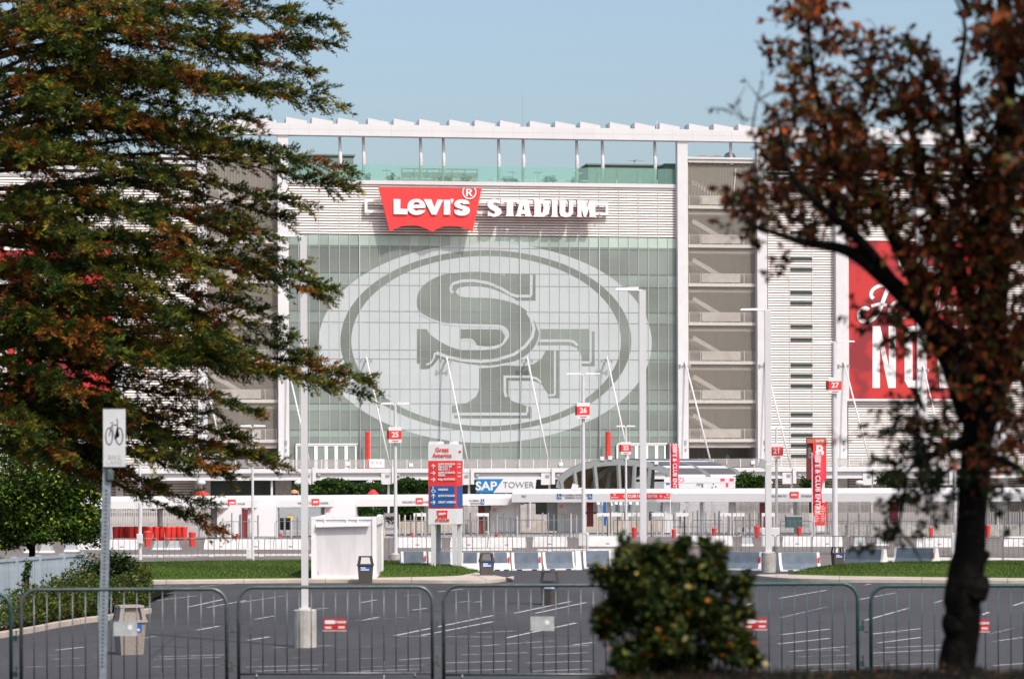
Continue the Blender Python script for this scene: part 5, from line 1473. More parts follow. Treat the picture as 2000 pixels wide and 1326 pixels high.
lamp('white twin-head lamp post with a red plate left of the direction sign', 773, 789, 1091, 146, 6.5, [(-4, -29), (4, 29)], .28, .33, '25', 849)
lamp('thin white lamp post with a small red plate above the footbridge', 1223, 833, 1052, 199, 4.5, [(-2, -19), (2, 19)], 0, .3, '22', 875)
lamp('thin white lamp post with a small red plate right of the tall post', 1517, 835, 1078, 160, 5, [(-2, -12), (2, 16)], .55, .2, '21', 881)
lamp('thin white lamp post with a small red plate, partly behind conifer tips', 494, 833, 1094, 143, 5, [(-3, -24), (3, 26)], 0, .3, '24', 888)
lamp('thin white lamp post left, its top lost in the conifer', 274, 820, 1090, 147, 6, [(-3, -24), (3, 24)], 0, .3)
lamp('thin white lamp post touching the left edge of the red-leaved tree trunk', 1866, 820, 1096, 143, 6.5, [(-3, -24), (3, 24)], 0, .3)
# white electrical cabinets on the posts
for px, y0, y1, Y, wpx, lab in ((274, 1042, 1061, 147, 11, 'white electrical box low on the left thin lamp post'), (487, 1070, 1090, 142, 9, 'slim white electrical box beside the left lawn edge'), (1140, 1040, 1066, 168, 20, 'wide white electrical box right of the direction sign, on a lamp post'), (1494, 1030, 1067, 158, 14, 'white electrical cabinet left of the tall lamp post'), (1513, 1030, 1067, 158, 17, 'white electrical cabinet right of the tall lamp post'), (276, 985, 1010, 146.6, 4, 'small white box high on the left thin lamp post'), (1862, 1040, 1095, 142, 9, 'white box at the foot of the lamp beside the tree trunk')):
    t, x0, x1, z0, z1 = at('electrical_box', lab, 'cabinet', px-wpx/2, px+wpx/2, y0, y1, Y)
    MB().box(x0, x1, -.28, -.05, 0, z1-z0).build('casing', LETW, t)
    MB().box(x0+.03, x1-.03, -.30, -.28, .04, z1-z0-.05).build('door', WHITE, t)
# flood light on lamp 26 and on the tall right post, camera on left post
for px, py, Y, dx, lab in ((1122, 953, 168.6, -1, 'white floodlight bracketed to lamp 26'), (1489, 906, 122.6, -1, 'grey solar panel bracketed to the tall right lamp post'), (263, 981, 146.6, -1, 'white security camera on the left thin lamp post')):
    p = P(px, py, Y); s = Y/FPX
    t = thing('pole_fixture', lab, 'fixture', p)
    M = Matrix.Rotation(R(18), 4, 'Y')
    MB().box(-6*s, 6*s, -.12, .12, -8*s, 8*s, M=M).build('housing', LETW if px != 1489 else GREYW, t)
    MB().box(0, 16*s, -.03, .03, -.03, .03).build('bracket', LAMPW, t)

# ================================================================== CONTAINER, PYLON SIGN, BINS
# white container
CY = 113.0
x0, x1, z0, z1 = W(608, 735.5, 1003, 1132, CY)
t = thing('white_container', 'white steel container standing in the lot behind a waste bin', 'container', ((x0+x1)/2, CY, 0))
h, hw, LN = 2.59, (x1-x0)/2, 6.06
CW = mat('container_white', (.60,.58,.59), .5, var=.10, scale=1.6, stretch=(2,2,.35))
CW2 = mat('container_rail', (.74,.73,.72), .5, var=.08)
MB().box(-hw+.1, hw-.1, .06, LN-.06, .16, h-.07).build('body', CW, t)
for sx in (-1, 1):
    for yy in (0.0, LN-.16): MB().box(sx*hw-(.17 if sx > 0 else 0), sx*hw+(.17 if sx < 0 else 0), yy, yy+.16, 0, h).build('corner_post', CW2, t)
MB().box(-hw+.17, hw-.17, .01, .12, 0.06, .24).build('bottom_rail', CW2, t)
MB().box(-hw+.17, hw-.17, .02, .10, h-.12, h-.03).build('top_rail', CW2, t)
MB().box(hw-.12, hw-.01, .16, LN-.16, .04, .20).box(hw-.10, hw-.01, .16, LN-.16, h-.34, h-.02).build('side_rail', CW2, t)
MB().box(-hw+.01, -hw+.12, .16, LN-.16, .04, .20).box(-hw+.01, -hw+.10, .16, LN-.16, h-.34, h-.02).build('side_rail', CW2, t)
cm = MB()
for k in range(26):
    y = .25+k*.215; cm.box(hw-.1, hw-.065, y, y+.1, .2, h-.34).box(-hw+.065, -hw+.1, y, y+.1, .2, h-.34)
cm.build('corrugation', CW, t)
MB().add([(-hw+.2,-.15,h-.36),(hw-.28,-.15,h-.32),(hw-.28,.05,h-.26),(-hw+.2,.05,h-.26),(-hw+.2,-.15,h-.42),(hw-.28,-.15,h-.38),(hw-.28,.05,h-.31),(-hw+.2,.05,h-.31)],
         [(0,1,2,3),(7,6,5,4),(0,4,5,1),(1,5,6,2),(2,6,7,3),(3,7,4,0)]).build('rolled_shutter_hood', CW2, t)
for x in (-.75, .12, .55): MB().box(x-.03, x+.03, .0, .06, h-.30, h-.12).build('hood_strut', CW2, t)
MB().box(-hw+.22, -hw+.36, -.006, .01, .02, .07).build('fork_slot', BINK, t)
MB().box(-hw+.05, -hw+.10, -.006, 0, .08, .13).build('corner_hole', BINK, t)
MB().box(-hw+.25, -hw+.29, .045, .06, .28, .42).build('latch', STEEL, t)
for k in range(4): MB().box(hw-.08, hw-.005, 2.2+k*.5, 2.24+k*.5, h-.32, h+.02+.03*(k % 2)).build('roof_bracket', CW2, t)
# directional pylon sign
PY = 125.0
x0, x1, z0, z1 = W(836, 892, 870, 1024, PY)
s = PY/FPX
t = thing('direction_sign', 'tall white, red and blue direction sign with arrows on white legs', 'sign', ((x0+x1)/2, PY, 0), R(-14))
hw = (x1-x0)/2*1.02; DP = 1.05
def pz(y): return P(864, y, PY).z
def band(name, ya, yb, m, mside, g=0.0):
    za, zb = pz(yb), pz(ya)
    o = MB().box(-hw+g, hw-g, -.02 if g else 0, DP, za, zb).build(name, m, t)
    return o
band('header_panel', 867, 899.5, LETW, LETW)
for k, xx in enumerate((-.85, -.45, .62)): MB().box(xx*hw-.08, xx*hw+.08, .05, DP-.05, pz(867), pz(861.5)).build('crenel', LETW, t)
band('red_panel', 899.5, 992, RED, RED)
MB().box(-hw+.07, hw-.08, -.02, 0, pz(989.5), pz(948.5)).build('blue_panel', BLUE, t)
MB().box(hw, hw+.02, .08, DP-.08, pz(989.5), pz(948.5)).build('blue_side_panel', BLUE, t)
band('footer_panel', 993, 1023.5, LETW, LETW)
LTR = RED
def ptxt(s_, size, x, y, m=LETW, bold=.006, align='LEFT', sx=1.0):
    link('lettering', text('lettering', s_, size, m, bold, .012, align, sx), t, (x, -.03, pz(y)))
ptxt('Great', .26, 0, 878, LTR, .004, 'CENTER'); ptxt('America', .26, 0, 889, LTR, .004, 'CENTER')
xl = -hw+.46
for s_, y in (("LEVI'S STADIUM", 906.5), ('RED LOT VIP', 911.5), ('RED LOT 1', 916.5), ("LEVI'S STADIUM", 923), ('MEDIA', 928), ('EVgo STATIONS', 936)):
    ptxt(s_, .125, xl, y, LETW, .005, sx=.88)
for s_, y in (('PARKING', 956), ("LEVI'S STADIUM", 968), ('GREAT AMERICA', 980.5)): ptxt(s_, .125, xl, y, LETW, .005, sx=.86)
for y, a in ((910, 0), (923.5, -math.pi/2), (936, -math.pi/2), (968, 0), (980.5, -math.pi/2)):
    link('arrow', arrow_me(.24, a), t, (-hw+.24, -.03, pz(y)))
wm1, wm2 = wheel_me(.95)
link('access_symbol', wm1, t, (-hw+.24, -.03, pz(956))); link('access_symbol', wm2, t, (-hw+.24, -.03, pz(956)))
b = link('batwing_mark', batwing('batwing_mark', .50, RED, .02), t, (0, -.02, pz(1006)))
link('mark_text', text('mark_text', "LEVI'S", .13, LETW, .012, .01), b, (0, -.02, .06))
ptxt('STADIUM', .15, 0, 1015.5, RED, .006, 'CENTER')
for xx, yy in ((-hw+.2, .1), (hw-.12, .1), (hw-.12, DP-.1), (-hw+.2, DP-.1)):
    MB().box(xx-.085, xx+.085, yy-.085, yy+.085, 0, pz(1023.5)).build('leg', WHITE if yy < .5 or xx > 0 else GREYW, t)
sm = text('lettering', 'GREAT', .13, RED, .004, .01).copy(); sm.transform(Matrix.Rotation(R(90), 4, 'Z'))
link('side_lettering', sm, t, (hw+.02, DP/2, pz(882)))
for y in (905, 911, 922, 929): MB().box(hw, hw+.015, .2, DP-.35, pz(y+2), pz(y)).build('side_print', LETW, t)
# waste bins
def bin_me(tall=1.13, body=BIN):
    b = MB().frust((0,0), .26,.26, .31,.31, 0, .74).mesh('bin_body', body)
    l = MB().frust((0,0), .345,.345, .335,.335, .74,.80)
    for sx in (-1, 1):
        for sy in (-1, 1):
            l.add([(sx*.32,sy*.32,.80),(sx*.32-sx*.09,sy*.32,.80),(sx*.27-sx*.09,sy*.27,tall-.05),(sx*.27,sy*.27,tall-.05),(sx*.32,sy*.32-sy*.06,.80),(sx*.32-sx*.09,sy*.32-sy*.06,.80),(sx*.27-sx*.09,sy*.27-sy*.06,tall-.05),(sx*.27,sy*.27-sy*.06,tall-.05)],
                  [(0,1,2,3),(4,7,6,5),(0,4,5,1),(1,5,6,2),(2,6,7,3),(3,7,4,0)])
    l.frust((0,0), .285,.285, .27,.27, tall-.05, tall)
    return b, l.mesh('bin_hood', BINK)
bb, bl_ = bin_me(); bbl, _ = bin_me(1.13, BINL)
STK = mat('sticker_blue', (.02,.10,.42), .5)
def wbin(label, px, base, k=1.0, rz=0.0, pale=False, z=0.0):
    p = G(px, base, z)
    t = thing('waste_bin', label, 'waste bin', p, rz, 'hooded waste bins in the lot'); t.scale = (k, k, k)
    link('bin_body', bbl if pale else bb, t); h_ = link('bin_hood', bl_, t)
    if pale:
        h_.data = h_.data.copy(); h_.data.materials[0] = BINL
        MB().frust((0,0), .30,.22, .255,.2, .80, 1.09).build('hood_panel', BINL, t)
    s_ = MB().add([(-.21,-.305,.52),(.21,-.305,.52),(.21,-.318,.71),(-.21,-.318,.71)], [(0,1,2,3)]).build('sticker', STK, t)
    MB().add([(-.18,-.308,.545),(.16,-.308,.545),(.16,-.313,.60),(-.18,-.313,.60)], [(0,1,2,3)]).build('sticker_print', LETW, s_)
    MB().add([(-.18,-.314,.63),(.02,-.314,.63),(.02,-.318,.68),(-.18,-.318,.68)], [(0,1,2,3)]).build('sticker_print', LETW, s_)
wbin('dark hooded waste bin in front of the white container', 714, 1139, .95)
wbin('dark hooded waste bin at the tip of the left sidewalk', 950.5, 1129.5, .93, .1)
wbin('dark hooded waste bin out in the lot behind the third near barrier', 1073.5, 1180, .95, 0)
wbin('dark waste bin at the foot of lamp 27 behind the right lawn', 1636, 1106, .80, .2)
wbin('pale stone waste bin nearest the left hedge, behind the bicycle sign post', 253, 1277, 1.0, R(22), True)

# ================================================================== NEAR BARRIERS AND BICYCLE SIGN
def near_barrier(label, pxa, pxb, ytop, w_m=2.40, m=GALV, plate=None, back=False):
    s = w_m/(pxb-pxa); Y = s*FPX
    c = P((pxa+pxb)/2, ytop, Y); H = 1.20; ln = w_m
    t = thing('near_barrier', label, 'barrier', (c.x, Y, c.z-H), random.uniform(-.03, .03), 'near crowd barriers')
    r = .0215; cr = .19
    pts = [(-ln/2, 0, .06)]
    for k in range(9):
        a = math.pi-k*math.pi/16; pts.append((-ln/2+cr+cr*math.cos(a), 0, H-cr+cr*math.sin(a)))
    for k in range(9):
        a = math.pi/2-k*math.pi/16; pts.append((ln/2-cr+cr*math.cos(a), 0, H-cr+cr*math.sin(a)))
    pts.append((ln/2, 0, .06))
    MB().tube(pts, r, 12).build('frame', m, t, smooth=True)
    MB().tube([(-ln/2, 0, .13), (ln/2, 0, .13)], .016, 8).build('bottom_rail', m, t, smooth=True)
    n = 16; bme = MB().tube([(0,0,.13),(0,0,H)], .0068, 8).mesh('bar', m, True)
    bme2 = MB().tube([(0,0,.13),(0,0,H-.06)], .0068, 8).mesh('bar', m, True)
    for k in range(1, n): link('bar', bme2 if k in (1, n-1) else bme, t, (-ln/2+ln*k/n, 0, 0))
    for x in (-ln/2+.22, ln/2-.22):
        MB().tube([(x,-.32,-.02),(x,-.12,.05),(x,.12,.05),(x,.32,-.02)], .018, 8).tube([(x,0,.05),(x,0,.13)], .018, 8).build('foot', m, t, smooth=True)
    for z in (.28, .70):
        MB().tube([(ln/2,0,z),(ln/2+.06,0,z),(ln/2+.06,0,z+.07)], .010, 6).box(ln/2+.025, ln/2+.075, -.006, .006, z-.06, z).build('hook', m, t)
        MB().tube([(-ln/2,0,z-.04),(-ln/2-.05,.03,z-.04),(-ln/2-.07,0,z-.04),(-ln/2-.05,-.03,z-.04),(-ln/2,0,z-.04)], .008, 6).build('eye', m, t)
    if plate:
        p0, p1, y0, y1, pm = plate
        a = (p0-(pxa+pxb)/2)*s; b = (p1-(pxa+pxb)/2)*s; z0_ = H-(y1-ytop)*s; z1_ = H-(y0-ytop)*s
        o = MB().box(a, b, -.026, -.014, z0_, z1_).build('plate', pm, t)
        MB().box(a-.004, b+.004, -.03, -.012, z0_-.012, z0_).build('plate_edge', SILV, o)
        if pm is REDP:
            w_ = b-a; h_ = z1_-z0_
            MB().box(a+w_*.08, a+w_*.50, -.029, -.0265, z0_+h_*.55, z0_+h_*.85).build('plate_print', LETW, o)
            link('plate_print', text('plate_print', 'STADIUM', h_*.24, LETW, .002, .002), o, (a+w_*.74, -.028, z0_+h_*.68))
            MB().box(a+w_*.08, a+w_*.36, -.029, -.0265, z0_+h_*.14, z0_+h_*.32).box(a+w_*.66, a+w_*.94, -.029, -.0265, z0_+h_*.16, z0_+h_*.34).build('plate_print', mat('print_pale', (.8,.5,.48), .6), o)
        else:
            w_ = b-a; h_ = z1_-z0_
            MB().lathe([(.03,0),(.03,.004)], 12).build('painted_glare', LETW, o, loc=((a+w_*.7), -.027, z0_+h_*.55), rot=(R(90),0,0))  # white disc stands for a spot of glare on the bare plate
REDP = mat('plate_red', (.42, .02, .025), .5, var=.1)
near_barrier('grey crowd barrier cut off by the left edge of the picture', -378, 22, 1159, m=GALVG)
near_barrier('grey crowd barrier behind the bicycle sign post, with a blank white plate', 42, 442, 1150.5, m=GALV, plate=(222, 268, 1213, 1239, SILV))
near_barrier('grey crowd barrier in front of the concrete lamp base, with a red plate', 466, 844, 1146, m=GALV, plate=(631, 676, 1207, 1230, REDP))
near_barrier('grey crowd barrier at centre with a silver plate, running behind the bush', 866, 1256, 1142.5, m=GALV, plate=(1036, 1082, 1203, 1229, SILV))
near_barrier('green-grey crowd barrier right of the bush, with a red plate', 1279, 1675, 1140, m=GALVG, plate=(1451, 1497, 1206, 1228, REDP))
near_barrier('green-grey crowd barrier behind the red-leaved tree trunk', 1701, 2098, 1143.5, m=GALVG, plate=(1886, 1931, 1209, 1232, REDP))

BY = 36.5
p = P(200, 1326, BY); q = P(212, 805, BY); s = BY/FPX
t = thing('bicycle_sign', 'narrow white bicycle lane sign on a grey perforated post', 'sign', (p.x, BY, 1.5))
zt = q.z-1.5; dx = q.x-p.x
MB().tube([(-.02,0,0),(0,0,.2),(dx,0,zt)], .0, 4) if False else None
M = Matrix(((1,0,dx/zt,0),(0,1,0,0),(0,0,1,0),(0,0,0,1)))
hw = 8*s
pm = MB().box(-hw, hw, -hw*.6, hw*.6, -.1, zt-.3, M=M)
pm.build('post', mat('perforated_post', (.30,.34,.38), .5, metal=.4, var=.25, scale=20), t)
hm = MB()
for k in range(46): hm.box(-hw*.3, hw*.3, -hw*.6-.004, -hw*.6+.001, .06+k*.05, .085+k*.05, M=M)
hm.build('post_holes', mat('post_hole', (.10,.12,.14), .8), t)['kind'] = 'stuff'
x0, x1, z0, z1 = W(203, 246.5, 799, 911, BY); cx = (x0+x1)/2-p.x; z0 -= 1.5; z1 -= 1.5; hx = (x1-x0)/2
MB().box(cx-hx, cx+hx, -.07, -.05, z0, z1).build('sign_face', mat('sign_face', (.60,.60,.60), .5, var=.06), t)
MB().box(cx-hx*1.02, cx+hx*1.02, -.075, -.045, z0-.012, z0).box(cx-hx*.9, cx+hx*.9, -.048, -.03, z0+.1, z0+.13).build('sign_edge', GALV, t)
# printed bicycle
GREYK = mat('sign_print', (.10,.10,.12), .6)
hx2 = hx; mz = (z0+z1)/2
def ring(cx_, cz_, rx, rz, wd): return [ell(cx_, cz_, rx, rz, 24), ell(cx_, cz_, rx-wd, rz-wd, 24)]
u = hx
for nm, polys in (('wheel_print', ring(cx-u*.46, mz+.02, u*.36, .115, .016)), ('wheel_print', ring(cx+u*.46, mz+.02, u*.36, .115, .016)),
                  ('frame_print', [stroke([(cx-u*.48,mz+.02),(cx-u*.2,mz+.17),(cx+u*.06,mz-.02),(cx-u*.25,mz+.15)], .013)]), ('frame_print', [stroke([(cx+u*.05,mz-.02),(cx+u*.3,mz+.16),(cx+u*.46,mz+.02)], .013)]),
                  ('frame_print', [stroke([(cx-u*.2,mz+.165),(cx+u*.3,mz+.165)], .012)]), ('saddle_print', [stroke([(cx-u*.32,mz+.19),(cx-u*.08,mz+.195)], .014)]), ('handlebar_print', [stroke([(cx+u*.2,mz+.245),(cx+u*.3,mz+.215),(cx+u*.3,mz+.16)], .012)])):
    link(nm, shape(nm, polys, GREYK, .002), t, (0, -.072, 0))
for s_, zz in (('BIKE', z0+.115), ('LANE', z0+.05)):
    link('lettering', text('lettering', s_, .085, mat('print_faded', (.38,.38,.39), .6), 0, .002), t, (cx, -.072, zz))
MB().lathe([(.03,-.02),(.055,.0),(.055,.11),(.03,.14)], 10, (dx*.9+.025, -.03, z0-.17)).build('bracket', GALV, t)
MB().box(cx-hx*1.02, cx+hx*1.02, -.072, -.048, z1, z1+.012).build('sign_edge', GALV, t)

# short white marker sticks in the lot
for px, y0, y1, lab in ((315, 1312, 1332, 'short white marker stick left, behind the second near barrier'), (748, 1290, 1328, 'thin grey marker stick behind the third near barrier')):
    p = P(px, y1, 45); h = (y1-y0)*45/FPX
    t = thing('marker_stick', lab, 'stick', (p.x, 45, 0)); MB().tube([(0,0,0),(.02,0,p.z+h)], .012, 6).build('stick', SILV, t)

# ================================================================== WHITE PICKET FENCE AND LEFT PLANTER
fa, fb = G(-60, 1172), G(168, 1146)
fa = Vector((fa.x, 100, 0)); A = P(-60, 1175, 82); B = P(167, 1148, 98)
t = thing('picket_fence', 'pale blue-white picket fence behind the left hedge', 'fence', (A.x, A.y, 0), math.atan2(B.y-A.y, B.x-A.x))
ln = math.hypot(B.x-A.x, B.y-A.y); zt0 = P(-60, 1095, 82).z; zt1 = P(167, 1079, 98).z
n = 110
pk = MB().box(-.025, .025, -.012, .012, .25, 0.0).mesh('x', PICKW) if False else None
pkm = MB().box(-.021, .021, -.012, .012, 0, 1.45).mesh('picket', PICKW)
for k in range(n):
    f = k/(n-1); link('picket', pkm, t, (ln*f, random.uniform(-.004, .004), (zt0+(zt1-zt0)*f)-1.47+random.uniform(-.008,.008)))
for f in (0.36, .56, .78, 1.0, .12):
    zz = zt0+(zt1-zt0)*f; MB().box(-.09, .09, -.09, .09, 0, zz+.03).build('fence_post', PICKW, t, loc=(ln*f, .03, 0))
for dz in (-.06, -1.2):
    MB().add([(0,-.03,zt0+dz-.05),(ln,-.03,zt1+dz-.05),(ln,-.03,zt1+dz+.05),(0,-.03,zt0+dz+.05),(0,.03,zt0+dz-.05),(ln,.03,zt1+dz-.05),(ln,.03,zt1+dz+.05),(0,.03,zt0+dz+.05)], [(0,1,2,3),(5,4,7,6),(3,2,6,7),(1,0,4,5)]).build('rail', PICKW, t)
# planter kerb
kf = [G(-60,1256), G(60,1236), G(110,1226), G(165,1217), G(205,1212), G(262,1203), G(296,1197)]
f2 = [(p.x, p.y) for p in kf]; b2 = [(p.x-.12, p.y+.5) for p in kf]
k_ = kerb('planter_kerb', f2, b2, .15)
bed = [(p.x-.1, p.y+.45) for p in kf]
bm = MB(); top = [(x-.2, 101.0 if i < 5 else 97.0) for i, (x, y) in enumerate(bed)]
for i in range(len(bed)-3):
    bm.add([(*bed[i],.13),(*bed[i+1],.13),(*top[i+1],.13),(*top[i],.13)], [(0,1,2,3)])
struct(bm.build('planter_bed', SOIL))

# ================================================================== VEGETATION
LEAFG = leafmat('leaf_green', .5, .30); LEAFR = leafmat('leaf_red', .5, .18); NEEDLE = leafmat('needle_green', .6, .22); LEAFS = leafmat('leaf_shrub', .4, .22)
def leafy(obj_name, parent, blobs, size, cols, wts, m, part='crown', flat=.0, kind=None, aspect=.55):
    """blobs: (centre, radii, count, clumps)"""
    ps, cs = [], []
    for c, r, n, sub in blobs:
        p, q = blob(c, r, n, sub); ps.append(p)
    p = np.concatenate(ps); n = len(p)
    c = pick(cols, wts, n)
    d = rand_dirs(n); d[:,2] = d[:,2]*.6-.15
    nr = rand_dirs(n)*.8; nr[:,2] += .9
    sz = RNG.uniform(.65, 1.25, n)*size
    me = leaf_mesh(part, p, d, nr, sz, sz*aspect, c, m)
    o = link(part, me, parent)
    if kind: o['kind'] = kind
    return o
GREENS = [(0.020,0.050,0.010),(0.035,0.080,0.014),(0.060,0.115,0.020),(0.12,0.17,0.03)]
def small_tree(name, label, cat, px, py, Y, rx, rz, n, leaf, cols=GREENS, wts=(3,3,2,.8), trunk=True, ground=0.0, group=None, sub=26, ry=None):
    c = P(px, py, Y); s = Y/FPX
    t = thing(name, label, cat, (c.x, Y, ground), 0, group)
    zc = c.z-ground
    leafy('crown', t, [((0, 0, zc), (rx*s, (ry or rx*s*.8), rz*s), n, sub)], leaf, cols, wts, LEAFG)
    if trunk:
        mb = MB().tube([(0,0,-.05),(.03,0,zc*.4),(0,.05,zc)], [.12,.09,.05], 8)
        for k in range(7):
            a = random.uniform(0, 6.28); mb.tube([(0,0,zc*.45),(rx*s*.4*math.cos(a), .4*rx*s*math.sin(a), zc*.8),(rx*s*.8*math.cos(a), rx*s*.7*math.sin(a), zc+rz*s*.3)], [.05,.03,.012], 5)
        mb.build('trunk', BARK, t)
    return t
# hedges and trees behind the gates
small_tree('gate_tree', 'green shrub mass above the canopy right of the near lamp post', 'shrub', 640, 954, 246, 48, 20, 5200, .28, ground=0)
small_tree('gate_tree', 'green shrub mass above the canopy between lamp 25 and the mushroom lamp', 'shrub', 712, 957, 247, 34, 16, 3400, .28)
small_tree('gate_tree', 'dark green shrub above the canopy between lamp 25 and the direction sign', 'shrub', 806, 950, 246, 44, 22, 5200, .28, wts=(4,3,1,.3))
small_tree('gate_tree', 'dark green tree seen under the left canopy behind the container', 'tree', 722, 1012, 240, 30, 26, 3600, .26, wts=(4,3,1,.3))
small_tree('gate_tree', 'dark green tree seen under the canopy left of the direction sign', 'tree', 796, 1008, 240, 44, 30, 5400, .26, wts=(4,3,1,.3))
small_tree('gate_tree', 'green clipped tree above the canopy right of the sponsor board', 'tree', 1464, 943, 238, 32, 17, 4200, .26)
small_tree('gate_tree', 'low green shrub behind the pylon above the right canopy', 'shrub', 1590, 944, 238, 26, 14, 1500, .26)
small_tree('gate_tree', 'green tree above the canopy left of the red-leaved tree', 'tree', 1738, 938, 238, 34, 17, 3400, .26, wts=(2,3,3,1))
small_tree('gate_tree', 'green climbing plant on the picket screen left of the tall lamp post', 'plant', 1452, 988, 224, 22, 15, 1200, .22)
small_tree('gate_tree', 'green climbing plant on the picket screen behind the flag', 'plant', 1560, 984, 222, 24, 9, 900, .22)
# shrubs on the roof terrace
for px, w_, lab in ((768, 18, 'round shrub on the roof terrace left of the pergola'), (870, 24, 'wide shrub on the roof terrace inside the pergola'), (915, 16, 'shrub on the roof terrace at the right end of the pergola'), (995, 20, 'round shrub on the roof terrace at middle'), (1075, 22, 'round shrub on the roof terrace right of the middle'), (1125, 16, 'shrub on the roof terrace left of the grey annex'), (716, 14, 'small shrub on the roof terrace far left')):
    x, z = L(px, 350, -1.6)
    t = thing('terrace_shrub', lab, 'shrub', FO+FU*x-FN*1.6+Vector((0,0,ZB1)), TH, 'shrubs on the roof terrace')
    leafy('crown', t, [((0,0,.75), (w_/15.5*.8, .5, .75), 420, 10)], .22, GREENS, (2,3,2,1), LEAFG)
    MB().box(-w_/25, w_/25, -.3, .3, 0, .3).build('planter_box', CONC, t)
# left green tree over the picket fence
c = P(60, 975, 104); s = 104/FPX
t = thing('young_tree', 'bright green leafy tree behind the picket fence at far left', 'tree', (c.x, 104, 0))
zc = c.z
leafy('crown', t, [((0,0,zc+.4),(150*s,2.0,95*s),11500,46),((60*s,.2,zc-.1),(80*s,1.4,75*s),4200,24),((-40*s,0,zc-.4),(90*s,1.4,60*s),4200,24),((110*s,0,zc+.2),(30*s,.8,55*s),1300,12),((-10*s,-.3,zc-1.0),(120*s,1.3,38*s),5200,24),((95*s,-.2,zc-.9),(60*s,1.0,40*s),2200,14)], .17,
      [(0.016,0.042,0.007),(0.034,0.080,0.012),(0.10,0.16,0.020),(0.30,0.34,0.04)], (3.4,3.2,2.2,1.1), LEAFG)
mb = MB().tube([(0,0,-.05),(.05,0,1.4),(0,.05,zc)], [.16,.12,.08], 8)
for k in range(10):
    a = random.uniform(0, 6.28); mb.tube([(0,0,1.5),(1.1*math.cos(a), 1.1*math.sin(a), zc-.3),(2.3*math.cos(a), 1.6*math.sin(a), zc+.7)], [.06,.04,.015], 5)
q = P(150, 1062, 104); q2 = P(190, 1042, 104); mb.tube([(q.x-c.x-.6, 0, q.z+.55),(q.x-c.x, 0, q.z),(q2.x-c.x, -.1, q2.z)], [.05,.05,.02], 5)
mb.build('trunk', BARK, t)
# shrubs and ground cover in the planter
def shrub(label, px, py, Y, rx, rz, n, leaf=.13, wts=(3,3,2,.5), cols=GREENS, ground=.13):
    c = P(px, py, Y); s = Y/FPX
    t = thing('planter_shrub', label, 'shrub', (c.x, Y, ground))
    leafy('crown', t, [((0,0,c.z-ground),(rx*s,rx*s*.8,rz*s),n,22)], leaf, cols, wts, LEAFS)
    mb = MB()
    for k in range(6):
        a = random.uniform(0,6.28); mb.tube([(0,0,-.05),(.5*rx*s*math.cos(a),.4*rx*s*math.sin(a),c.z-ground)], [.03,.012], 5)
    mb.build('stems', BARK, t)
DG = [(0.012,0.030,0.008),(0.026,0.052,0.014),(0.045,0.075,0.022),(0.085,0.11,0.035)]
shrub('dark green shrub at the end of the picket fence, above the bin', 215, 1130, 90, 62, 50, 7500, .11, (3,3,2,.6), DG)
shrub('dark green shrub leaning over the lot right of the sign post', 250, 1158, 88, 44, 42, 5000, .11, (3,3,2,.6), DG)
shrub('dark green shrub in front of the picket fence by the sign post', 182, 1150, 92, 40, 40, 3000, .11, (3,3,2,.6), DG)
shrub('small weedy shrub at far left in front of the fence rail', 10, 1105, 101, 26, 22, 1200, .12, (2,3,3,1), GREENS, 0)
shrub('climbing green plant on the picket fence', 52, 1122, 86, 9, 28, 500, .10, (2,3,3,1), GREENS)
shrub('dark hedge filling the gap behind the picket fence', 40, 1128, 103, 120, 34, 6500, .13, (4,3,1,.2), DG, 0)
n = 15000
ks = []
bx_ = np.array([(p.x, p.y) for p in kf])
u = RNG.uniform(0, 1, n); seg = np.interp(u, np.linspace(0,1,len(bx_)), bx_[:,0]); segy = np.interp(u, np.linspace(0,1,len(bx_)), bx_[:,1])
v = RNG.uniform(0, 1, n)**1.2
pts = np.stack([seg-.15-v*.5, segy+.35+v*(5+6*(1-u)), np.zeros(n)], 1)
hh = .35+.45*np.sin(pts[:,0]*2.3)**2*np.sin(pts[:,1]*1.1+1)**2+.5*np.minimum(1, v*1.6)
pts[:,2] = .12+hh*RNG.uniform(0,1,n)**.55
d = rand_dirs(n); d[:,2] = np.abs(d[:,2])*.7; nr = rand_dirs(n)*.8; nr[:,2] += .8
c = pick([(0.022,0.045,0.008),(0.045,0.075,0.012),(0.085,0.115,0.018),(0.15,0.15,0.03),(0.16,0.05,0.015)], (2.5,3,2.5,1,.5), n)
o = link('ground_cover', leaf_mesh('ground_cover', pts, d, nr, RNG.uniform(.08,.16,n), .06, c, LEAFS), None, kind='stuff')
tag(o, 'yellow-green leafy ground cover filling the left planter behind its kerb', 'plants')
n = 700
pts = np.stack([RNG.uniform(-8.0, -6.0, n), RNG.uniform(82, 87, n), np.full(n, .02)], 1)

# ---- foreground bush
BYY = 14.6
c = P(1312, 1188, BYY); s = BYY/FPX; gz = berm_z(c.x, BYY)
t = thing('foreground_bush', 'round out-of-focus green bush with orange and yellow leaves at the bottom', 'bush', (c.x, BYY, gz))
zc = c.z-gz
BL = []
for px, py, rx, ry, n in ((1312,1190,118,108,2600),(1270,1110,90,60,1150),(1370,1105,70,62,900),(1230,1180,75,80,1050),(1400,1190,68,70,800),(1300,1090,40,48,420),(1225,1075,32,36,300),(1392,1078,32,34,230),(1185,1130,34,34,260),(1185,1215,38,42,320),
                          (1450,1140,24,28,220),(1425,1260,50,48,560),(1240,1280,60,50,700),(1340,1270,90,55,1300),(1470,1285,20,26,110),(1172,1205,18,22,90)):
    q = P(px, py, BYY+random.uniform(-.12,.12))
    BL.append(((q.x-c.x, q.y-BYY, q.z-gz), (rx*s*.88, rx*s*.72, ry*s*.88), int(n*1.9), 14))
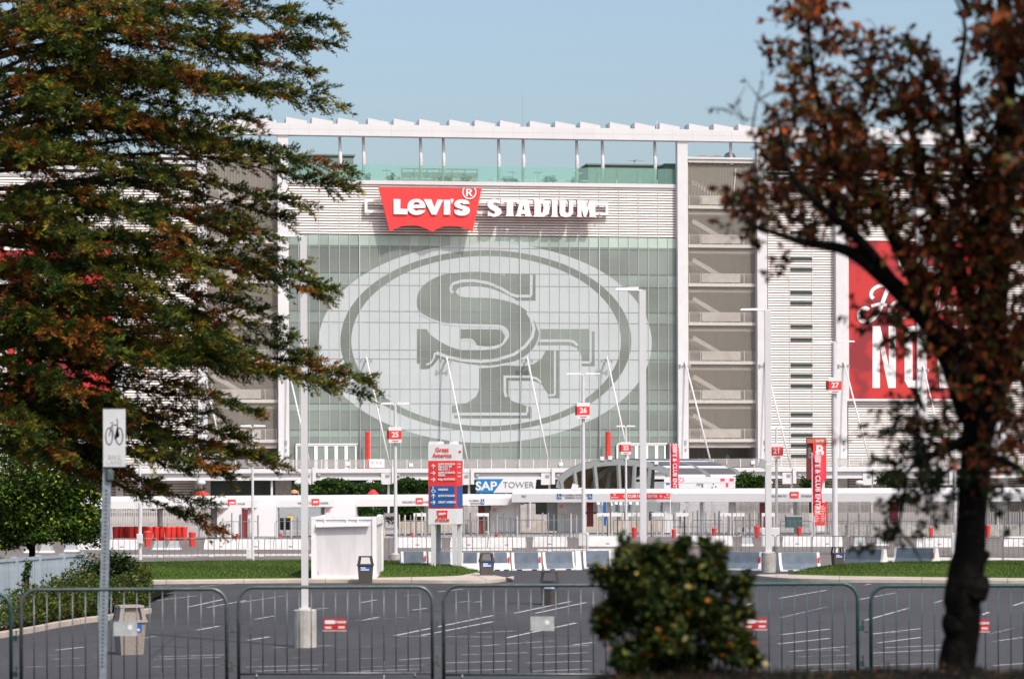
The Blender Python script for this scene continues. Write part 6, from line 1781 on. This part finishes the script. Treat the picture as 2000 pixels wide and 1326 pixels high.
leafy('crown', t, BL, .043, [(0.010,0.020,0.005),(0.022,0.040,0.008),(0.055,0.075,0.014),(0.14,0.145,0.03),(0.40,0.12,0.02),(0.34,0.27,0.07)], (3.8,4,2.6,1.1,.22,.32), LEAFS, aspect=.62)
mb = MB()
for k in range(26):
    a = random.uniform(0, 6.28); r_ = random.uniform(.1, .34)
    mb.tube([(random.uniform(-.08,.08),random.uniform(-.08,.08),-.05),(r_*.5*math.cos(a),r_*.5*math.sin(a),zc*.5),(r_*math.cos(a),r_*math.sin(a),zc*random.uniform(.7,1.3))], [.012,.008,.004], 5)
mb.build('stems', BARK, t)

n = 5200
lx = RNG.uniform(-.3, 3.6, n); ly = RNG.uniform(13.2, 16.2, n)
lz = np.array([berm_z(x_, y_) for x_, y_ in zip(lx, ly)])
d = rand_dirs(n); gr = RNG.uniform(0,1,n) < .45; d[:,2] = np.where(gr, np.abs(d[:,2])+.9, d[:,2]*.25); nr = rand_dirs(n)*.5; nr[:,2] += np.where(gr, 0, 1)
col = pick([(0.02,0.018,0.009),(0.06,0.032,0.014),(0.13,0.055,0.018),(0.03,0.04,0.012)], (3,2,1,2), n)
o = link('berm_litter', leaf_mesh('berm_litter', np.stack([lx,ly,lz+.004],1), d, nr, np.where(gr, RNG.uniform(.02,.055,n), RNG.uniform(.025,.05,n)), np.where(gr,.004,.02), col, LEAFS), None, kind='stuff')
tag(o, 'fallen leaves and dry grass on the dark bank under the bush', 'leaf litter')
# ---- red-leaved tree on the right
TY = 15.0
s = TY/FPX
def TP(px, py, dy=0.0):
    p = P(px, py, TY+dy); return p
b0 = TP(1872, 1330); gz = berm_z(b0.x, TY)
t = thing('red_leaved_tree', 'out-of-focus tree with dark gnarled trunk and red-brown leaves', 'tree', (b0.x, TY, gz))
O = Vector((b0.x, TY, gz))
def limb(mb, pts, rad, n=12, jag=0.0):
    pp = []; rr = []
    sp = smooth([(*p[:2], p[2] if len(p) > 2 else 0.0) for p in pts], 5); rp = smooth([(r_,) for r_ in rad], 5)
    for i, (q, r_) in enumerate(zip(sp, rp)):
        pp.append(TP(q[0], q[1], q[2]) - O); rr.append(max(.002, r_[0]*s*(1+random.uniform(-jag, jag))))
    mb.tube(pp, rr, n)
mb = MB()
limb(mb, [(1868,1345),(1870,1290),(1882,1220),(1880,1160),(1893,1080),(1898,1000),(1903,920),(1910,850),(1915,790),(1920,740)], [42,37,33,37,32,29,29,32,38,37], 14, .04)
limb(mb, [(1862,1230,-.05),(1852,1212,-.06),(1846,1200,-.05)], [20,15,6], 8)
limb(mb, [(1905,1160,-.06),(1918,1142,-.08),(1926,1128,-.06)], [24,17,7], 8)
limb(mb, [(1890,1098,.03),(1918,1088,.05),(1932,1078,.05)], [20,14,5], 8)
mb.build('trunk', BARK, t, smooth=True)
mb = MB()
LIMBS = [([(1905,800),(1862,700,-.1),(1808,620,-.2),(1725,540,-.3),(1655,490,-.35),(1565,472,-.4),(1455,435,-.45)], [40,30,22,16,12,8,3]),
         ([(1915,790),(1935,640,.1),(1952,420,.15),(1966,200,.1),(1958,-60,.1)], [42,32,25,19,13]),
         ([(1830,655,-.15),(1775,520,-.1),(1705,400,0),(1630,300,.1),(1588,150,.1),(1580,20,.1)], [20,15,11,8,5,3]),
         ([(1925,680,.1),(1860,500,.2),(1795,320,.3),(1765,150,.3)], [22,15,10,4]),
         ([(1915,790),(1985,680,.2),(2060,560,.3),(2140,400,.4)], [36,28,22,14]),
         ([(1780,600,-.2),(1680,470,-.4),(1600,400,-.5),(1540,330,-.5),(1520,230,-.5)], [14,10,7,5,3]),
         ([(1950,500,.15),(1890,330,-.2),(1870,180,-.3),(1885,60,-.3),(1862,-10,-.3)], [14,9,6,4,2]),
         ([(1905,850),(1840,880,-.2),(1790,905,-.3),(1755,940,-.3)], [14,9,5,3]), ([(1910,900),(1960,900,.1),(2010,930,.2)], [14,9,5]),
         ([(1770,930,-.3),(1760,1000,-.3),(1745,1060,-.3)], [4,3,2]), ([(1745,1030,-.3),(1778,1060,-.3),(1800,1098,-.3)], [2.5,2.5,1.5]), ([(1840,870,-.2),(1790,850,-.3),(1735,832,-.3)], [5,3,2]),
         ([(1500,455,-.4),(1475,440,-.4),(1468,380,-.4)], [4,3,2]), ([(1480,290,-.3),(1470,250,-.3),(1486,165,-.3)], [2,2,1])]
for pts, rad in LIMBS: limb(mb, pts, rad, 9)
CL = [(1592,55,48,62,150),(1580,30,34,30,90),(1750,130,80,55,200),(1805,160,50,55,120),(1690,105,50,30,60),(1650,215,90,75,280),(1740,260,110,90,430),(1570,270,70,75,230),(1835,250,100,85,260),(1960,60,55,90,280),(1985,150,50,80,240),(1950,280,80,110,420),
      (1560,360,85,65,280),(1650,350,90,70,330),(1740,380,110,80,430),(1480,400,55,45,130),(1460,450,40,26,70),(1850,400,120,100,560),(1960,430,70,120,440),(1700,430,70,40,90),(1810,500,60,80,130),(1880,560,90,100,430),(1970,600,60,120,380),
      (1850,660,90,90,360),(1930,720,80,90,360),(1985,800,50,90,220),(1830,560,60,60,180),(1900,850,70,70,240),(1960,900,60,80,240),(1975,700,50,60,140),(1540,130,30,40,50),(1560,180,40,40,60),(1620,455,50,36,80),(1550,455,40,26,60),(1535,530,60,14,24),(1910,470,80,80,300),(1930,350,60,60,160),(1900,640,80,100,260),(1960,560,60,160,300),(1870,520,70,80,200)]
GL = [(1795,915,60,60,330),(1840,960,50,50,210),(1760,880,36,34,110),(1745,838,26,14,46),(1735,1055,40,22,80),(1770,1045,28,16,46),(1985,960,40,50,110),(1720,612,40,18,90),(1690,640,20,14,34),(1810,790,50,46,150),(1985,1000,30,30,40),(1865,900,60,70,200),(1760,985,30,28,60)]
ps, ds, cs, szs = [], [], [], []
CROWN_DY = [0.0]
def cluster(px, py, rx, ry, n, cols, wts, size):
    nt_ = max(4, n//9)
    for k in range(nt_):
        a = random.uniform(0, 6.28); rr = math.sqrt(random.random())
        qx, qy = px+rx*rr*math.cos(a), py+ry*rr*math.sin(a)
        dep = CROWN_DY[0]+random.uniform(-.45, .45)*min(1, rx/60)
        p0 = TP(qx, qy, dep)-O
        dr = Vector((math.cos(a)*.5+random.uniform(-.6,.6), random.uniform(-.6,.6), random.uniform(-.3,1.0))).normalized()
        ln_ = random.uniform(.07, .17)
        mb.tube([p0-dr*.03, p0+dr*ln_], [.0028, .0015], 4, cap=False)
        m_ = int(n/nt_)+1
        c_ = pick(cols, wts, m_, .35)
        for j in range(m_):
            f = random.random()
            ps.append(p0+dr*ln_*f); v_ = dr*.5+Vector(rand_dirs(1)[0]); v_.z -= .45; ds.append(v_); cs.append(c_[j]); szs.append(size*random.uniform(.7, 1.2))
RC = [(0.046,0.020,0.009),(0.115,0.037,0.013),(0.23,0.060,0.017),(0.46,0.10,0.024),(0.066,0.072,0.016),(0.19,0.12,0.026)]
for q in CL: cluster(*q[:4], int(q[4]*(1.75 if q[0] < 1790 and q[1] < 420 else 1.2)), RC, (2.6,2.6,2.1,.9,2.0,.9), .060)
for k in range(120):                             # the crown goes on unseen above and right, added to shade the trunk
    a = random.uniform(0, 6.28); rr = math.sqrt(random.random())
    px = 2230+420*rr*math.cos(a); py = -60+560*rr*math.sin(a)
    if px < 1990 and py > -50: continue
    cluster_dy = random.uniform(-2.0, .6)
    CROWN_DY[0] = cluster_dy
    cluster(px, py, 95, 85, 150, RC, (3.0,3.0,2.1,.8,1.2,.5), .085)
CROWN_DY[0] = 0.0
GC = [(0.014,0.022,0.007),(0.024,0.036,0.010),(0.045,0.055,0.014),(0.16,0.04,0.012),(0.09,0.085,0.02)]
for q in GL: cluster(*q, GC, (3,3,1.4,.6,.5), .050)
# loose single hanging sprays
for px, y0, y1 in ((1752,640,830),):
    for y in np.linspace(y0, y1, 5): cluster(px+random.uniform(-4,4), y, 7, 14, 9, GC, (3,3,1,.3,.3), .05)
cluster(1655,860,14,10,8,RC,(1,1,2,2,1,1),.05); cluster(1795,850,12,10,8,RC,(1,1,2,2,1,1),.05); cluster(1425,215,8,6,3,RC,(3,3,2,0,1,1),.04); cluster(1448,230,8,6,3,RC,(3,3,2,0,1,1),.04); cluster(1486,190,6,30,7,RC,(3,3,2,0,1,1),.035)
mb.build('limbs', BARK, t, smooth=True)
nr = rand_dirs(len(ps))*.9; nr[:,2] += .5; nr[:,1] -= .2
szs = np.array(szs)
link('crown', leaf_mesh('crown', np.array([p[:] for p in ps]), np.array([d_[:] for d_ in ds]), nr, szs, szs*.52, np.array(cs), LEAFR), t)

# ---- big conifer on the left
RY = 48.0
s = RY/FPX
b0 = P(-70, 1200, RY)
t = thing('conifer', 'tall feathery conifer with rusty tips filling the left of the picture', 'tree', (b0.x, RY, 0))
O = Vector((b0.x, RY, 0))
TOPZ = 21.0
MB().tube([(0,0,-.1),(0.03,0,3),(-.04,.05,8),(0,0,14),(0,0,TOPZ)], [.48,.42,.34,.22,.03], 14).build('trunk', BARKR, t, smooth=True)
lm = MB()
NP, ND, NC, NS = [], [], [], []
def conifer_branch(z0, tip, dens=1.0, r0=.045, wid=1.0):
    st_ = Vector((0, 0, z0)); tip = Vector(tip); ln_ = (tip-st_).length
    N = 12; pts = []
    for i in range(N+1):
        f = i/N; p = st_.lerp(tip, f); p.z += ln_*.06*math.sin(f*math.pi) + .06*math.sin(f*9+z0); p.y += .08*math.sin(f*7+z0*3)
        pts.append(p)
    lm.tube(pts, [max(.004, r0*(1-i/N)) for i in range(N+1)], 6)
    A = np.array([p[:] for p in pts])
    hd = (tip-st_); hd.z *= .3; hd.normalize(); side = np.array(hd.cross(Vector((0,0,1))).normalized()[:]); hd = np.array(hd[:])
    ntw = int(ln_*17*dens)
    ph = random.uniform(0, 6.28); rc = random.uniform(.2, 1.0)
    for k in range(ntw):
        f = .14+.86*random.random()**.7
        q = f*N; i = min(int(q), N-1); p = A[i]+(A[i+1]-A[i])*(q-i)
        clump = .55+.45*math.sin(f*ln_*2.6+ph)
        tl = wid*(.85-.42*f)*random.uniform(.45, 1.0)*(.6+.5*clump)
        tl = max(.20, tl)
        td = side*random.uniform(-1.0, 1.0)+hd*random.uniform(.35, 1.1)+np.array((0,0,random.uniform(-.55,.62)))
        td /= np.linalg.norm(td)
        pv = np.cross(td, np.array((RNG.normal()*.4, RNG.normal()*.4, 1.0))); pv /= np.linalg.norm(pv)
        m_ = int(96*tl)+12
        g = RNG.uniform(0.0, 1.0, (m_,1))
        pp = p+td*tl*g+np.array((0,0,-.22*tl))*g**2+RNG.normal(0, .016, (m_,3))
        sgn = RNG.choice((-1.0,1.0), (m_,1))
        dd = td*RNG.uniform(.35,1.0,(m_,1))+pv*sgn*RNG.uniform(.2,1.0,(m_,1))+RNG.normal(0,.28,(m_,3))
        tone = random.random()
        rusty = abs(math.sin(f*ln_*.9+ph*2+rc)) > .965
        if (rusty and random.random() < .7) or tone < .045: col = np.array((.26,.095,.018))*random.uniform(.6,1.2)
        elif tone < .36: col = np.array((.190,.168,.020))*random.uniform(.55,1.2)
        elif tone < .72: col = np.array((.082,.110,.016))*random.uniform(.7,1.2)
        else: col = np.array((.028,.058,.013))*random.uniform(.7,1.2)
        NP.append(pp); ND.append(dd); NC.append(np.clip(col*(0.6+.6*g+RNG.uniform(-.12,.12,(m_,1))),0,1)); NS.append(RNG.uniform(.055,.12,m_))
        if random.random() < .5: lm.tube([tuple(p), tuple(p+td*tl*.9+np.array((0,0,-.16*tl)))], [.006,.002], 4, cap=False)
# branches read off the outline: (tip x, tip y, depth offset, rise of the root above the tip)
TIPS = [(640,-5,-.5,.2),(672,62,.3,.1),(655,95,-.4,.1),(600,105,.8,.0),(640,182,-.6,.0),(668,212,.3,.3),(560,180,-1.4,.2),(505,240,-.8,.2),(605,145,1.5,.2),
        (690,328,-.3,.1),(692,362,.2,.2),(560,300,.9,.2),(470,290,-1.6,.2),(420,270,-2.4,.3),(560,420,.6,.4),(600,395,-.7,.3),(540,455,-1.2,.3),(520,520,1.0,.4),(645,578,.2,.4),(655,560,-.6,.4),(600,520,-1.1,.4),(470,560,-2.0,.3),
        (545,620,.5,.4),(570,660,-.4,.5),(600,700,.9,.5),(718,748,.0,.6),(700,770,.4,.6),(650,762,-.7,.5),(560,735,-1.2,.5),(480,700,-1.9,.5),(430,640,1.4,.4),(420,780,-1.5,.6),(360,720,-2.5,.5),
        (480,870,.4,.9),(520,905,-.3,.9),(560,920,.2,1.0),(430,900,-.9,.9),(450,935,.6,1.0),(370,930,-.5,1.0),(400,1000,-.2,1.5),(425,1045,.1,1.7),(330,880,-1.5,.8),(290,950,.5,1.0),(240,960,-.8,.9),(300,840,1.2,.7),(200,860,-2,.7),(250,800,-2.6,.5),
        (380,500,-2.8,.3),(300,420,-3.2,.3),(350,340,-3.0,.3),(430,180,-2.6,.2),(350,130,-3.2,.2),(480,90,-2.2,.2),(560,30,-1.6,.2),(420,30,-2.8,.1),(300,50,-3.4,.1),(250,220,-3.6,.2),(220,330,-3.7,.3),(200,480,-3.8,.3),(280,560,-3.4,.4),(330,620,-3.1,.4),(220,680,-3.7,.5),(160,780,-3.9,.6),(130,560,-4.2,.4),(100,650,-4.3,.4),(120,420,-4.2,.3),(90,300,-4.3,.2),(120,180,-4.2,.2),(150,70,-4.0,.2),(60,860,-4.2,.7),(130,900,-3.6,.8)]
def tz(p): return p.z
for px, py, dy, rise in TIPS:
    p = P(px, py, RY+dy)-O
    conifer_branch(p.z+rise*1.0+random.uniform(-.1,.1), p, 1.0)
# the rest of the crown, all round the trunk
for k in range(46):                              # inner fill on the side facing the lot
    px = random.uniform(40, 520); py = random.uniform(-60, 900)
    p = P(px, py, RY+random.uniform(-3.4, 2.2))-O
    conifer_branch(p.z+random.uniform(0,.6), p, .8)
for k in range(64):
    a = random.uniform(0.15, 2*math.pi-.15) if k % 2 else random.uniform(math.pi*.55, math.pi*1.45)
    z = random.uniform(3.6, 13.4); r_ = random.uniform(3.2, 5.6)*(1-.012*z)
    tipv = Vector((math.cos(a)*r_, math.sin(a)*r_, z-random.uniform(.1,.7)))
    conifer_branch(z, tipv, .62)
for k in range(40):
    z = random.uniform(13.4, 20.5); a = random.uniform(0, 6.28); r_ = max(.6, 4.6*(TOPZ+1-z)/9)
    conifer_branch(z, Vector((math.cos(a)*r_, math.sin(a)*r_, z-random.uniform(-.2,.4))), .45)
lm.build('limbs', BARKR, t)
NP = np.concatenate(NP); ND = np.concatenate(ND); NC = np.concatenate(NC); NS = np.concatenate(NS)
nr = rand_dirs(len(NP))*.7; nr[:,2] += .7
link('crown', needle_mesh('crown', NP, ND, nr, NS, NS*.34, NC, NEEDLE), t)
print('needles', len(NP), 'red leaves', len(ps))
